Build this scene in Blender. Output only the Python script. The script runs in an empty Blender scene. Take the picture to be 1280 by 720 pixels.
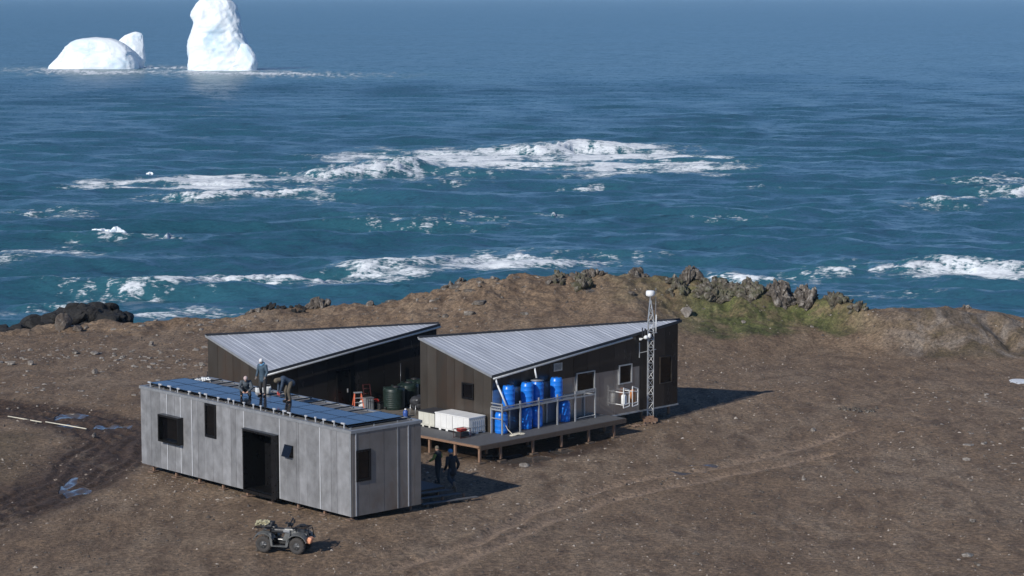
import bpy, bmesh, math, random
import numpy as np
from mathutils import Vector, Matrix

SC = bpy.context.scene
COL = SC.collection
R = math.radians
random.seed(7)

# ------------------------------------------------------------------ camera
CAM_H = 22.4
HAZE = 0.000045
cam = bpy.data.cameras.new('camera')
cam_o = bpy.data.objects.new('camera', cam)
COL.objects.link(cam_o)
cam_o.location = (0, 0, CAM_H)
cam_o.rotation_euler = (R(90) - math.atan(367 / 2960.), 0, 0)
cam.sensor_width = 36.0
cam.lens = 36.0 * 2960 / 1280
cam.clip_start = 1.0
cam.clip_end = 200000
SC.camera = cam_o
SC.render.resolution_x = 1024
SC.render.resolution_y = 576

# ------------------------------------------------------------------ light
SUN_EL = R(30)
SUN_H = Vector((-0.62, -0.785)).normalized()
world = bpy.data.worlds.new('World')
SC.world = world
world.use_nodes = True
wn = world.node_tree.nodes
sky = wn.new('ShaderNodeTexSky')
sky.sky_type = 'NISHITA'
sky.sun_disc = False
sky.sun_elevation = SUN_EL
sky.sun_rotation = math.atan2(SUN_H.x, SUN_H.y)
sky.altitude = 3200
sky.air_density = 0.85
sky.dust_density = 0.0
sky.ozone_density = 5.0
wn['Background'].inputs['Strength'].default_value = 0.115
world.node_tree.links.new(sky.outputs[0], wn['Background'].inputs[0])
sl = bpy.data.lights.new('sun', 'SUN')
sl.energy = 3.9
sl.angle = R(0.5)
sl.color = (1.0, 0.955, 0.89)
so = bpy.data.objects.new('sun', sl)
COL.objects.link(so)
so.location = (-60, -60, 60)
sd = Vector((SUN_H.x * math.cos(SUN_EL), SUN_H.y * math.cos(SUN_EL), math.sin(SUN_EL)))
so.rotation_euler = sd.to_track_quat('Z', 'Y').to_euler()
SC.view_settings.view_transform = 'Standard'
SC.view_settings.look = 'None'
SC.view_settings.exposure = 0.0
SC.view_settings.gamma = 1.0
SC.view_settings.use_curve_mapping = False
SC.cycles.max_bounces = 6
SC.cycles.volume_bounces = 1
SC.cycles.use_denoising = True

# ------------------------------------------------------------------ noise
def _hash(ix, iy, seed):
    h = (ix.astype(np.int64) * 374761393 + iy.astype(np.int64) * 668265263 + seed * 974634777) & 0xFFFFFFFF
    h = ((h ^ (h >> 13)) * 1274126177) & 0xFFFFFFFF
    return (h ^ (h >> 16)) & 0xFFFFFFFF

def gnoise(x, y, seed=0):
    ix = np.floor(x); iy = np.floor(y)
    fx = x - ix; fy = y - iy
    u = fx * fx * fx * (fx * (fx * 6 - 15) + 10)
    v = fy * fy * fy * (fy * (fy * 6 - 15) + 10)
    out = []
    for dx in (0, 1):
        for dy in (0, 1):
            a = _hash(ix + dx, iy + dy, seed) * (2 * np.pi / 4294967296.0)
            out.append(np.cos(a) * (fx - dx) + np.sin(a) * (fy - dy))
    n00, n01, n10, n11 = out
    return ((n00 * (1 - v) + n01 * v) * (1 - u) + (n10 * (1 - v) + n11 * v) * u) * 1.4

def fbm(x, y, octs=4, seed=0, gain=0.5, lac=2.03):
    s = 0; a = 1.0
    for k in range(octs):
        s = s + a * gnoise(x, y, seed + k * 17)
        x = x * lac + 3.1; y = y * lac + 7.7; a *= gain
    return s

def ridged(x, y, octs=4, seed=0, gain=0.5):
    s = 0; a = 1.0
    for k in range(octs):
        s = s + a * (1 - np.abs(gnoise(x, y, seed + k * 13)) * 2)
        x = x * 2.1 + 5.2; y = y * 2.1 + 1.3; a *= gain
    return s

def sstep(a, b, x):
    t = np.clip((x - a) / (b - a), 0, 1)
    return t * t * (3 - 2 * t)

def segdist(x, y, pts):
    """distance to a polyline, and the position along it 0..1"""
    best = np.full(np.shape(x), 1e9); tt = np.zeros(np.shape(x))
    n = len(pts) - 1
    for k in range(n):
        (x0, y0), (x1, y1) = pts[k], pts[k + 1]
        dx, dy = x1 - x0, y1 - y0
        t = np.clip(((x - x0) * dx + (y - y0) * dy) / (dx * dx + dy * dy), 0, 1)
        d = np.hypot(x - x0 - t * dx, y - y0 - t * dy)
        m = d < best
        best = np.where(m, d, best); tt = np.where(m, (k + t) / n, tt)
    return best, tt

def place(px, py, z=0.0):
    """survey: where a sighting line from the photographer's stand meets the level z"""
    th = math.atan(367 / 2960.)
    a = (px - 640) / 2960.; b = (360 - py) / 2960.
    c, s = math.cos(th), math.sin(th)
    t = (z - CAM_H) / (-s + b * c)
    return (t * a, t * (c + b * s))

# ------------------------------------------------------------------ materials
class NT:
    def __init__(s, name):
        m = bpy.data.materials.new(name); m.use_nodes = True
        s.m = m; s.t = m.node_tree; s.n = s.t.nodes; s.b = s.n['Principled BSDF']
    def new(s, kind, **kw):
        o = s.n.new(kind)
        for k, v in kw.items(): setattr(o, k, v)
        return o
    def link(s, a, b): s.t.links.new(a, b)
    def noise(s, vec, scale, detail=4, rough=0.55, dist=0.0):
        o = s.new('ShaderNodeTexNoise')
        o.inputs['Scale'].default_value = scale; o.inputs['Detail'].default_value = detail
        o.inputs['Roughness'].default_value = rough; o.inputs['Distortion'].default_value = dist
        if vec is not None: s.link(vec, o.inputs['Vector'])
        return o.outputs['Fac']
    def ramp(s, fac, stops):
        o = s.new('ShaderNodeValToRGB'); r = o.color_ramp
        while len(r.elements) < len(stops): r.elements.new(0.5)
        for e, (p, c) in zip(r.elements, stops):
            e.position = p; e.color = (*c, 1) if len(c) == 3 else c
        s.link(fac, o.inputs[0]); return o.outputs[0]
    def mix(s, f, a, b, mode='MIX'):
        o = s.new('ShaderNodeMix', data_type='RGBA', blend_type=mode)
        for i, v in ((0, f), (6, a), (7, b)):
            if isinstance(v, bpy.types.NodeSocket): s.link(v, o.inputs[i])
            elif i == 0: o.inputs[0].default_value = v
            else: o.inputs[i].default_value = (*v, 1)
        return o.outputs[2]
    def math(s, op, a, b=0.0, clamp=False):
        o = s.new('ShaderNodeMath', operation=op); o.use_clamp = clamp
        for i, v in ((0, a), (1, b)):
            if isinstance(v, bpy.types.NodeSocket): s.link(v, o.inputs[i])
            else: o.inputs[i].default_value = v
        return o.outputs[0]
    def coords(s, scale=(1, 1, 1), kind='Object'):
        tc = s.new('ShaderNodeTexCoord'); mp = s.new('ShaderNodeMapping')
        mp.inputs['Scale'].default_value = scale
        s.link(tc.outputs[kind], mp.inputs[0]); return mp.outputs[0]
    def bump(s, h, strength, dist=0.02, normal=None):
        o = s.new('ShaderNodeBump'); o.inputs['Strength'].default_value = strength
        o.inputs['Distance'].default_value = dist
        s.link(h, o.inputs['Height'])
        if normal is not None: s.link(normal, o.inputs['Normal'])
        return o.outputs[0]
    def set(s, key, v):
        i = s.b.inputs[key]
        if isinstance(v, bpy.types.NodeSocket): s.link(v, i)
        elif isinstance(v, tuple): i.default_value = (*v, 1)
        else: i.default_value = v

def simple(name, c, rough=0.6, metal=0.0, var=0.25, scale=6, bump=0.0, stretch=(1, 1, 1), per_object=0.0, dirt=None):
    k = NT(name)
    v = k.coords(stretch)
    n = k.noise(v, scale, 5, 0.6)
    c1 = tuple(x * (1 - var) for x in c); c2 = tuple(min(1, x * (1 + var)) for x in c)
    col = k.ramp(n, [(0.3, c1), (0.7, c2)])
    if dirt:
        n2 = k.noise(v, scale * 0.37, 4, 0.7, 0.5)
        f = k.ramp(n2, [(0.5, (0, 0, 0)), (0.72, (1, 1, 1))])
        col = k.mix(k.math('MULTIPLY', f, 0.6), col, dirt)
    if per_object:
        oi = k.new('ShaderNodeObjectInfo')
        g = k.math('MULTIPLY_ADD', oi.outputs['Random'], per_object)
        g.node.inputs[2].default_value = 1 - per_object / 2
        cb = k.new('ShaderNodeCombineColor')
        for i in range(3): k.link(g, cb.inputs[i])
        col = k.mix(1.0, col, cb.outputs[0], 'MULTIPLY')
    k.set('Base Color', col)
    k.set('Roughness', k.ramp(n, [(0.3, (rough * 0.85,) * 3), (0.7, (min(1, rough * 1.15),) * 3)]))
    k.set('Metallic', metal)
    if bump: k.set('Normal', k.bump(n, bump, 0.02))
    return k.m

M = {}
M['zinc'] = simple('weathered_zinc', (0.335, 0.335, 0.34), 0.42, 0.40, 0.20, 2.2, 0.15, (1.0, 1.0, 0.8), 0.26, (0.19, 0.19, 0.19))
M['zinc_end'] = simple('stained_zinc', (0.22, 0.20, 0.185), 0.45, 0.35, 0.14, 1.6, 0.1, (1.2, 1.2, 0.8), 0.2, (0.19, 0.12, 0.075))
M['bronze'] = simple('dark_bronze_cladding', (0.088, 0.075, 0.062), 0.38, 0.5, 0.10, 1.4, 0.05, (1.0, 1.0, 0.5), 0.42, (0.10, 0.062, 0.042))
M['black_clad'] = simple('black_cladding', (0.062, 0.056, 0.052), 0.25, 0.55, 0.12, 1.4, 0.03, (1, 1, 0.5), 0.45)
M['sheet'] = simple('grey_mill_sheet', (0.40, 0.385, 0.37), 0.17, 0.62, 0.06, 1.5, 0.02, (1, 1, .5), 0.06)
M['roof'] = simple('pale_roof_metal', (0.54, 0.565, 0.61), 0.42, 0.3, 0.10, 1.6, 0.08, (1, 0.3, 1), 0.07)
M['flashing'] = simple('grey_flashing', (0.33, 0.34, 0.35), 0.45, 0.4, 0.12, 5)
M['darktrim'] = simple('dark_trim', (0.05, 0.055, 0.065), 0.4, 0.4, 0.1, 5)
M['flat_roof'] = simple('grey_roof_membrane', (0.17, 0.165, 0.16), 0.8, 0, 0.2, 3, 0.2)
M['galv'] = simple('galvanised_steel', (0.52, 0.53, 0.53), 0.38, 0.55, 0.12, 9)
M['brightstrip'] = simple('bright_joint_strip', (0.62, 0.63, 0.64), 0.4, 0.3, 0.08, 6)
M['black'] = simple('black_painted_metal', (0.010, 0.010, 0.011), 0.30, 0.2, 0.2, 4)
M['blackpl'] = simple('black_plastic', (0.028, 0.028, 0.03), 0.5, 0, 0.2, 8, 0.1)
M['glass'] = simple('dark_window_glass', (0.004, 0.004, 0.005), 0.04, 0.0, 0.1, 1)
M['white'] = simple('white_painted_metal', (0.78, 0.79, 0.78), 0.45, 0, 0.06, 5)
M['crate'] = simple('white_plastic_crate', (0.78, 0.78, 0.76), 0.5, 0, 0.05, 3)
M['crate_cream'] = simple('cream_plastic_crate', (0.62, 0.61, 0.53), 0.5, 0, 0.07, 3)
M['timber'] = simple('raw_timber', (0.24, 0.145, 0.095), 0.8, 0, 0.3, 9, 0.2, (1, 1, 3))
M['deck'] = simple('grey_decking', (0.105, 0.105, 0.108), 0.7, 0, 0.25, 5, 0.2, (1, 3, 1))
M['ply'] = simple('weathered_plywood', (0.15, 0.13, 0.105), 0.8, 0, 0.25, 3, 0.1)
M['fascia'] = simple('brown_fascia_board', (0.12, 0.085, 0.06), 0.8, 0, 0.3, 8, 0.1, (1, 1, 3))
M['pad'] = simple('footing_board', (0.17, 0.115, 0.085), 0.9, 0, 0.3, 8, 0.2)
M['blue'] = simple('blue_barrel_plastic', (0.012, 0.19, 0.72), 0.33, 0, 0.12, 4, 0.0, (1, 1, 1), 0.12)
M['green'] = simple('dark_green_tank_plastic', (0.015, 0.028, 0.023), 0.42, 0, 0.15, 5, 0.05)
M['tarp'] = simple('charcoal_cover_fabric', (0.035, 0.036, 0.04), 0.65, 0, 0.2, 9, 0.3)
M['red'] = simple('red_paint', (0.45, 0.03, 0.02), 0.4, 0, 0.15, 6)
M['darkred'] = simple('dull_red_paint', (0.05, 0.010, 0.009), 0.45, 0, 0.25, 6)
M['orange'] = simple('orange_fibreglass', (0.60, 0.14, 0.07), 0.5, 0, 0.1, 6)
M['orange_cyl'] = simple('rusty_orange_cylinder', (0.50, 0.20, 0.07), 0.5, 0, 0.3, 9)
M['hose'] = simple('cream_hose', (0.65, 0.60, 0.48), 0.6, 0, 0.1, 6)
M['jug'] = simple('blue_jug_plastic', (0.04, 0.10, 0.35), 0.35, 0, 0.15, 6)
M['panelglass'] = simple('solar_panel_glass', (0.016, 0.020, 0.030), 0.14, 0.0, 0.1, 2, 0, (1, 1, 1), 0.2)
M['tyre'] = simple('dusty_tyre_rubber', (0.055, 0.050, 0.046), 0.9, 0, 0.3, 14, 0.3)
M['rim'] = simple('grey_wheel_rim', (0.13, 0.13, 0.13), 0.5, 0.4, 0.15, 9)
M['atv'] = simple('dusty_green_grey_fairing', (0.11, 0.112, 0.108), 0.42, 0, 0.25, 7, 0.1)
M['seat'] = simple('black_vinyl', (0.03, 0.03, 0.032), 0.5, 0, 0.2, 8)
M['rope'] = simple('pale_yellow_bags', (0.46, 0.42, 0.27), 0.7, 0, 0.25, 20, 0.3)
M['skin'] = simple('skin', (0.50, 0.30, 0.22), 0.55, 0, 0.08, 12)
M['eye'] = simple('dark_eye', (0.03, 0.02, 0.015), 0.2, 0, 0.05, 4)
M['lips'] = simple('lips', (0.35, 0.13, 0.10), 0.5, 0, 0.05, 4)
M['glove'] = simple('grey_work_glove', (0.16, 0.14, 0.13), 0.8, 0, 0.2, 12)
M['redglove'] = simple('red_work_glove', (0.42, 0.07, 0.06), 0.8, 0, 0.2, 12)
M['navy'] = simple('navy_jacket', (0.032, 0.052, 0.085), 0.75, 0, 0.3, 12, 0.5)
M['bluegrey'] = simple('blue_grey_jacket', (0.05, 0.085, 0.12), 0.75, 0, 0.3, 12, 0.5)
M['slate'] = simple('slate_jacket', (0.07, 0.085, 0.10), 0.75, 0, 0.3, 12, 0.5)
M['charcoal'] = simple('charcoal_clothing', (0.022, 0.023, 0.026), 0.8, 0, 0.25, 12, 0.4)
M['olive'] = simple('olive_green_sleeves', (0.26, 0.27, 0.06), 0.8, 0, 0.25, 12, 0.4)
M['khaki'] = simple('khaki_trousers', (0.10, 0.085, 0.065), 0.85, 0, 0.3, 10, 0.5)
M['darktr'] = simple('dark_trousers', (0.035, 0.035, 0.038), 0.85, 0, 0.3, 10, 0.5)
M['greytr'] = simple('grey_blue_trousers', (0.055, 0.065, 0.08), 0.85, 0, 0.3, 10, 0.5)
M['boot'] = simple('tan_boots', (0.20, 0.15, 0.11), 0.8, 0, 0.2, 12)
M['bootdk'] = simple('dark_boots', (0.03, 0.028, 0.026), 0.7, 0, 0.2, 12)
M['whitehat'] = simple('white_knit', (0.75, 0.75, 0.74), 0.85, 0, 0.08, 20, 0.3)
M['pinkhat'] = simple('pale_pink_knit', (0.55, 0.42, 0.40), 0.85, 0, 0.1, 20, 0.3)
M['bluehat'] = simple('sky_blue_knit', (0.10, 0.28, 0.50), 0.85, 0, 0.1, 20, 0.3)
M['tanhat'] = simple('khaki_hood', (0.15, 0.125, 0.09), 0.85, 0, 0.1, 20, 0.3)
M['cyanhood'] = simple('light_blue_hood', (0.12, 0.27, 0.42), 0.85, 0, 0.15, 20, 0.3)
M['case'] = simple('silver_case', (0.45, 0.46, 0.47), 0.35, 0.7, 0.1, 6)
M['clearplastic'] = simple('off_white_bag', (0.65, 0.63, 0.60), 0.5, 0, 0.2, 12, 0.4)

def rock_mat(name, c1, c2, c3, lich=0.0, moss=0.0):
    k = NT(name); v = k.coords()
    n = k.noise(v, 1.6, 8, 0.65, 0.4)
    n2 = k.noise(v, 7.0, 6, 0.7)
    col = k.ramp(n, [(0.28, c1), (0.5, c2), (0.72, c3)])
    col = k.mix(k.ramp(n2, [(0.35, (0, 0, 0)), (0.65, (1, 1, 1))]), k.mix(1.0, col, (0.62, 0.60, 0.58), 'MULTIPLY'), col)
    geo = k.new('ShaderNodeNewGeometry'); sx = k.new('ShaderNodeSeparateXYZ')
    k.link(geo.outputs['Normal'], sx.inputs[0])
    if lich:
        f = k.math('MULTIPLY', k.ramp(k.noise(v, 3.0, 5, 0.7), [(0.52, (0, 0, 0)), (0.62, (1, 1, 1))]), lich)
        col = k.mix(f, col, (0.40, 0.37, 0.33))
    if moss:
        f = k.math('MULTIPLY', k.ramp(k.noise(v, 1.3, 5, 0.7), [(0.42, (0, 0, 0)), (0.6, (1, 1, 1))]), moss)
        col = k.mix(f, col, (0.065, 0.075, 0.025))
    k.set('Base Color', col); k.set('Roughness', 0.9)
    k.set('Normal', k.bump(k.math('ADD', n, n2), 0.7, 0.08))
    return k.m
M['rock'] = rock_mat('grey_brown_rock', (0.06, 0.05, 0.042), (0.13, 0.11, 0.09), (0.22, 0.19, 0.16), 0.6)
M['rock_moss'] = rock_mat('mossy_crag_rock', (0.055, 0.048, 0.038), (0.13, 0.11, 0.085), (0.23, 0.20, 0.16), 0.5, 0.6)
M['rock_dark'] = rock_mat('black_lava_rock', (0.010, 0.010, 0.011), (0.022, 0.021, 0.020), (0.045, 0.042, 0.038), 0.0)
M['rock_pale'] = rock_mat('pale_stone', (0.17, 0.15, 0.13), (0.27, 0.24, 0.21), (0.42, 0.39, 0.35), 0.5)
M['rock_brown'] = rock_mat('brown_boulder', (0.09, 0.07, 0.055), (0.16, 0.13, 0.105), (0.22, 0.185, 0.15), 0.2)

# ------------------------------------------------------------------ object helpers
def link(o, parent=None, **props):
    if o.name not in COL.objects: COL.objects.link(o)
    if parent is not None: o.parent = parent
    for k, v in props.items():
        if v is not None: o[k] = v
    return o

def empty(name, loc, rz, label, cat, group=None):
    o = bpy.data.objects.new(name, None); o.empty_display_size = 0.3
    o.location = loc; o.rotation_euler = (0, 0, rz)
    return link(o, None, label=label, category=cat, group=group)

class MB:
    """collects simple solids and links them as ONE mesh object"""
    def __init__(s): s.v = []; s.f = []; s.sm = []
    def add(s, vs, fs, smooth=False):
        o = len(s.v); s.v += [tuple(p) for p in vs]
        s.f += [tuple(i + o for i in f) for f in fs]; s.sm += [smooth] * len(fs); return s
    def box(s, x0, x1, y0, y1, z0, z1):
        v = [(x, y, z) for z in (z0, z1) for y in (y0, y1) for x in (x0, x1)]
        return s.add(v, [(0, 2, 3, 1), (4, 5, 7, 6), (0, 1, 5, 4), (2, 6, 7, 3), (0, 4, 6, 2), (1, 3, 7, 5)])
    def cbox(s, x0, x1, y0, y1, z0, z1, c=0.02):
        """box with chamfered edges"""
        b = bmesh.new(); r = bmesh.ops.create_cube(b, size=1)
        for v in b.verts:
            v.co = Vector(((x0 + x1) / 2 + v.co.x * (x1 - x0), (y0 + y1) / 2 + v.co.y * (y1 - y0), (z0 + z1) / 2 + v.co.z * (z1 - z0)))
        bmesh.ops.bevel(b, geom=list(b.edges), offset=c, segments=2, affect='EDGES', profile=0.5)
        b.verts.index_update()
        s.add([v.co for v in b.verts], [[v.index for v in f.verts] for f in b.faces]); b.free(); return s
    def hexa(s, p):     # 8 points, bottom 4 ccw then top 4 ccw
        return s.add(p, [(3, 2, 1, 0), (4, 5, 6, 7), (0, 1, 5, 4), (1, 2, 6, 5), (2, 3, 7, 6), (3, 0, 4, 7)])
    def tube(s, p, q, r0, r1=None, n=8, caps=True):
        r1 = r0 if r1 is None else r1
        p = Vector(p); q = Vector(q); d = (q - p).normalized()
        a = d.orthogonal().normalized(); b = d.cross(a)
        vs = []
        for c, r in ((p, r0), (q, r1)):
            for i in range(n):
                t = 2 * math.pi * i / n; vs.append(c + (a * math.cos(t) + b * math.sin(t)) * r)
        fs = [(i, (i + 1) % n, n + (i + 1) % n, n + i) for i in range(n)]
        if caps: fs += [tuple(range(n - 1, -1, -1)), tuple(range(n, 2 * n))]
        return s.add(vs, fs, n > 6)
    def path(s, pts, r, n=6):
        for a, b in zip(pts[:-1], pts[1:]): s.tube(a, b, r, r, n)
        for a in pts[1:-1]: s.ball(a, (r, r, r), 1)
        return s
    def lathe(s, prof, n=20, c=(0, 0, 0)):
        vs = [(c[0] + r * math.cos(2 * math.pi * i / n), c[1] + r * math.sin(2 * math.pi * i / n), c[2] + z) for r, z in prof for i in range(n)]
        fs = [(k * n + i, k * n + (i + 1) % n, (k + 1) * n + (i + 1) % n, (k + 1) * n + i) for k in range(len(prof) - 1) for i in range(n)]
        fs += [tuple(range(n - 1, -1, -1)), tuple(range((len(prof) - 1) * n, len(prof) * n))]
        return s.add(vs, fs, True)
    def ball(s, c, r, sub=2, rot=None):
        b = bmesh.new(); bmesh.ops.create_icosphere(b, subdivisions=sub, radius=1)
        vs = []
        for v in b.verts:
            p = Vector((v.co.x * r[0], v.co.y * r[1], v.co.z * r[2]))
            if rot is not None: p = rot @ p
            vs.append(p + Vector(c))
        s.add(vs, [[v.index for v in f.verts] for f in b.faces], True); b.free(); return s
    def limb(s, p, q, r0, r1):
        s.tube(p, q, r0, r1, 12); s.ball(p, (r0,) * 3, 2); s.ball(q, (r1,) * 3, 2); return s
    def mesh(s, name):
        m = bpy.data.meshes.new(name); m.from_pydata([tuple(v) for v in s.v], [], s.f)
        m.polygons.foreach_set('use_smooth', s.sm); m.update(); return m
    def build(s, name, material, parent=None, **props):
        m = s.mesh(name)
        if material: m.materials.append(material)
        return link(bpy.data.objects.new(name, m), parent, **props)

def dup(o, parent=None, **props):
    """a thing with its parts and their sub-parts, meshes shared"""
    c = o.copy(); COL.objects.link(c); c.parent = parent
    for ch in list(o.children): dup(ch, c)
    for k, v in props.items(): c[k] = v
    return c

def np_mesh(name, co, quads, smooth=True):
    m = bpy.data.meshes.new(name)
    nv = len(co); nf = len(quads)
    m.vertices.add(nv); m.vertices.foreach_set('co', np.ascontiguousarray(co, dtype=np.float32).ravel())
    k = quads.shape[1]
    m.loops.add(nf * k); m.loops.foreach_set('vertex_index', quads.astype(np.int32).ravel())
    m.polygons.add(nf)
    m.polygons.foreach_set('loop_start', np.arange(0, nf * k, k, dtype=np.int32))
    m.polygons.foreach_set('loop_total', np.full(nf, k, dtype=np.int32))
    m.polygons.foreach_set('use_smooth', np.full(nf, smooth))
    m.update(calc_edges=True); m.validate(); return m

def grid_quads(nr, nc):
    i = np.arange(nr - 1)[:, None] * nc + np.arange(nc - 1)[None, :]
    i = i.ravel(); return np.stack([i, i + 1, i + nc + 1, i + nc], 1)

def attr(m, name, rgba):
    a = m.color_attributes.new(name, 'FLOAT_COLOR', 'POINT')
    a.data.foreach_set('color', np.ascontiguousarray(rgba, dtype=np.float32).ravel())

# ------------------------------------------------------------------ terrain
SEA = -6.0
COAST = [(-220, 500, -1.5), (-120, 440, -.5), (-60, 424, 0), (0, 417, 0), (30, 413, 0.0), (60, 406, .1), (130, 402, .3), (215, 401, .25), (300, 391, .6), (395, 382, 1.0), (470, 382, 1.3), (520, 368, 2.0),
         (570, 355, 2.5), (600, 349, 3), (700, 345, 3.05), (800, 347, 3), (850, 352, 2.9), (920, 361, 2.6), (1000, 368, 2.3),
         (1060, 379, 2.1), (1090, 384, 2.0), (1120, 385, 2.0), (1200, 384, 2.05), (1240, 388, 1.8), (1280, 395, 1.3), (1340, 405, .6), (1500, 420, 0)]
_c = [(*place(a, b, z), z) for a, b, z in COAST]
CX = np.array([p[0] for p in _c]); CY = np.array([p[1] for p in _c]); CZ = np.array([p[2] for p in _c])

MUD = [place(*p) for p in ((-60, 500), (0, 508), (60, 513), (125, 531), (150, 548), (135, 565), (110, 588), (60, 613), (0, 638), (-60, 655))]
RUT1 = [place(*p) for p in ((500, 712), (590, 683), (640, 655), (700, 626), (780, 604), (860, 590), (940, 574), (1010, 556), (1060, 540))]
RUT2 = [place(*p) for p in ((540, 720), (610, 693), (660, 664), (716, 640), (790, 617), (870, 602), (950, 586), (1030, 566))]
WET = [place(*p) for p in ((560, 560), (600, 567), (650, 575), (690, 566), (735, 554))]
PUD = [(place(87, 517), 1.5, .75), (place(139, 531), 1.3, .5), (place(86, 600), 0.32, 1.3), (place(96, 611), .75, .7), (place(700, 563), 0.8, 0.6),
       (place(875, 581), 1.0, .2), (place(862, 590), 1.1, .2), (place(650, 573), 2.2, 0.8), (place(82, 529), .9, .4)]

def land(x, y):
    """height of the ground and its kind masks"""
    ey = np.interp(x, CX, CY) + 0.9 * fbm(x * 0.35, x * 0 + 2.0, 3, 5)
    ez = np.interp(x, CX, CZ)
    start = np.interp(x, [-60, -20, -10, 6, 12, 20, 26, 40, 70], [146, 146, 140, 138, 140, 148, 144, 143, 140])
    t = np.clip((y - start) / (ey - start), 0, 1)
    hill = sstep(22, 27, x)
    prof = t * t * (3 - 2 * t) * (1 - hill) + hill * (1 - (1 - sstep(0.0, 0.8, t)) ** 1.1)
    bank = sstep(8, 12, x) * (1 - sstep(21, 25, x))
    prof = prof * (1 - bank) + bank * (.36 * sstep(0, .8, t) + .64 * sstep(.66, .98, t))
    prof = np.where(x < 6, prof * 0.55 + t * 0.45, prof)
    z = ez * prof
    # hollows and gullies of the eroded slope at the right
    gul = ridged(x * 0.22, y * 0.16, 4, 31)
    z = z + hill * sstep(0.03, 0.3, t) * (1 - sstep(0.8, 1.0, t)) * (gul - 1.05) * 0.5 - hill * 0.5 * np.exp(-((x - 31.0 - (149 - y) * .35) / .7) ** 2) * sstep(0.05, 0.3, t) * (1 - sstep(.6, .8, t))
    # the mound with broken ground behind the houses
    m = sstep(0.3, 0.9, t) * (1 - hill)
    z = z + m * (0.30 * fbm(x * 0.33, y * 0.33, 4, 3) + 0.10 * fbm(x * 1.5, y * 1.5, 3, 6) + 0.17 * ridged(x * 0.8, y * 0.8, 3, 4) * sstep(-16, -4, x))
    # gentle unevenness of the plateau
    z = z + 0.16 * fbm(x * 0.06, y * 0.05, 3, 1) + 0.035 * fbm(x * 0.45, y * 0.45, 4, 2) + 0.022 * fbm(x * 2.2, y * 2.2, 3, 12)
    # level pad under and around the huts
    pad = (1 - sstep(9, 17, np.hypot((x + 4) * 0.8, y - 113)))
    z = z * (1 - 0.7 * pad) + pad * (0.02)
    z = z + 0.1 * np.exp(-(((x + 5) / 4) ** 2 + ((y - 98) / 3) ** 2))
    # muddy lane
    dm, _ = segdist(x + 0.5 * gnoise(x * .3, y * .3, 77), y + 0.5 * gnoise(x * .3 + 9, y * .3, 78), MUD)
    mud = 1 - sstep(1.6, 3.2, dm)
    z = z - 0.10 * mud + mud * 0.055 * np.sin(dm * 7.5 + 2 * gnoise(x * .5, y * .5, 8)) * (1 - sstep(1.8, 2.6, dm))
    z = z + mud * 0.07 * fbm(x * 2.0, y * 1.3, 3, 41)
    d1, _ = segdist(x + 0.25 * gnoise(x * .4, y * .4, 21), y + 0.2 * gnoise(x * .5, y * .5, 22), RUT1)
    d2, _ = segdist(x + 0.25 * gnoise(x * .4, y * .4, 21), y + 0.2 * gnoise(x * .5, y * .5, 22), RUT2)
    dr = np.minimum(d1, d2)
    rut = np.exp(-(dr / 0.30) ** 2) * (0.75 + 0.5 * gnoise(x * .6, y * .6, 24))
    z = z - 0.12 * rut + 0.07 * np.exp(-((dr - .6) / .25) ** 2)
    dw, _ = segdist(x, y, WET)
    wet = 1 - sstep(0.7, 2.3, dw + 0.8 * gnoise(x * .5, y * .5, 61))
    z = z - 0.06 * wet
    pud = np.zeros(np.shape(x))
    for (pc, rx, ry) in PUD:
        q = ((x - pc[0]) / rx) ** 2 + ((y - pc[1]) / (ry * 1.6)) ** 2
        pud = np.maximum(pud, 1 - sstep(0.25, 1.1, q + 0.6 * gnoise(x * 1.2, y * .9, 62)))
    z = z - 0.07 * pud
    # the shore drops away behind the edge
    over = y - ey
    drop = sstep(-0.6, 7.5, over)
    z = z * (1 - drop) + drop * (-7.6) + sstep(-0.5, 1, over) * (1 - sstep(6, 9, over)) * 0.25 * fbm(x * .5, y * .5, 4, 51)
    z = np.minimum(z, 6)
    z = np.maximum(z, -7.9)
    # moss under the crags
    mz = sstep(9.0, 13.5, x) * (1 - sstep(20, 24.5, x)) * sstep(0.44, 0.56, t + 0.10 * fbm(x * .4, y * .4, 3, 71)) 
    mz = np.maximum(mz, 0.55 * sstep(4, 11, x) * (1 - sstep(20, 24, x)) * sstep(0.5, 0.9, t + .2 * fbm(x * .3, y * .3, 3, 73)))
    slope = hill * sstep(0.02, 0.15, t) * (1 - sstep(0.75, 0.95, t))
    # tan grass at lower left
    tan = (1 - sstep(-26, -21.5, x + 1.2 * gnoise(x * .2, y * .2, 5))) * sstep(104, 109, y) * (1 - sstep(119, 122, y)) * (1 - mud)
    return z, np.clip(mz, 0, 1), mud, wet, pud, np.clip(rut, 0, 1), slope, tan

def hz(x, y):
    return float(land(np.array([float(x)]), np.array([float(y)]))[0][0])

def arr(*spec):
    out = []
    for a, b, n in spec: out.append(np.linspace(a, b, n, endpoint=False))
    return np.concatenate(out)
gx = np.concatenate([arr((-500, -100, 14), (-100, -46, 30), (-46, 50, 620), (50, 110, 30)), np.linspace(110, 500, 13)])
gy = np.concatenate([arr((-350, 20, 12), (20, 78, 20), (78, 100, 170), (100, 172, 330)), np.linspace(172, 200, 8)])
GX, GY = np.meshgrid(gx, gy)
Z, moss, mud, wet, pud, rut, slope, tan = land(GX, GY)
co = np.stack([GX, GY, Z], -1).reshape(-1, 3)
gm = np_mesh('ground', co, grid_quads(len(gy), len(gx)))
attr(gm, 'kind_a', np.stack([moss, mud, wet, pud], -1).reshape(-1, 4))
attr(gm, 'kind_b', np.stack([rut, slope, tan, np.ones_like(tan)], -1).reshape(-1, 4))

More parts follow.
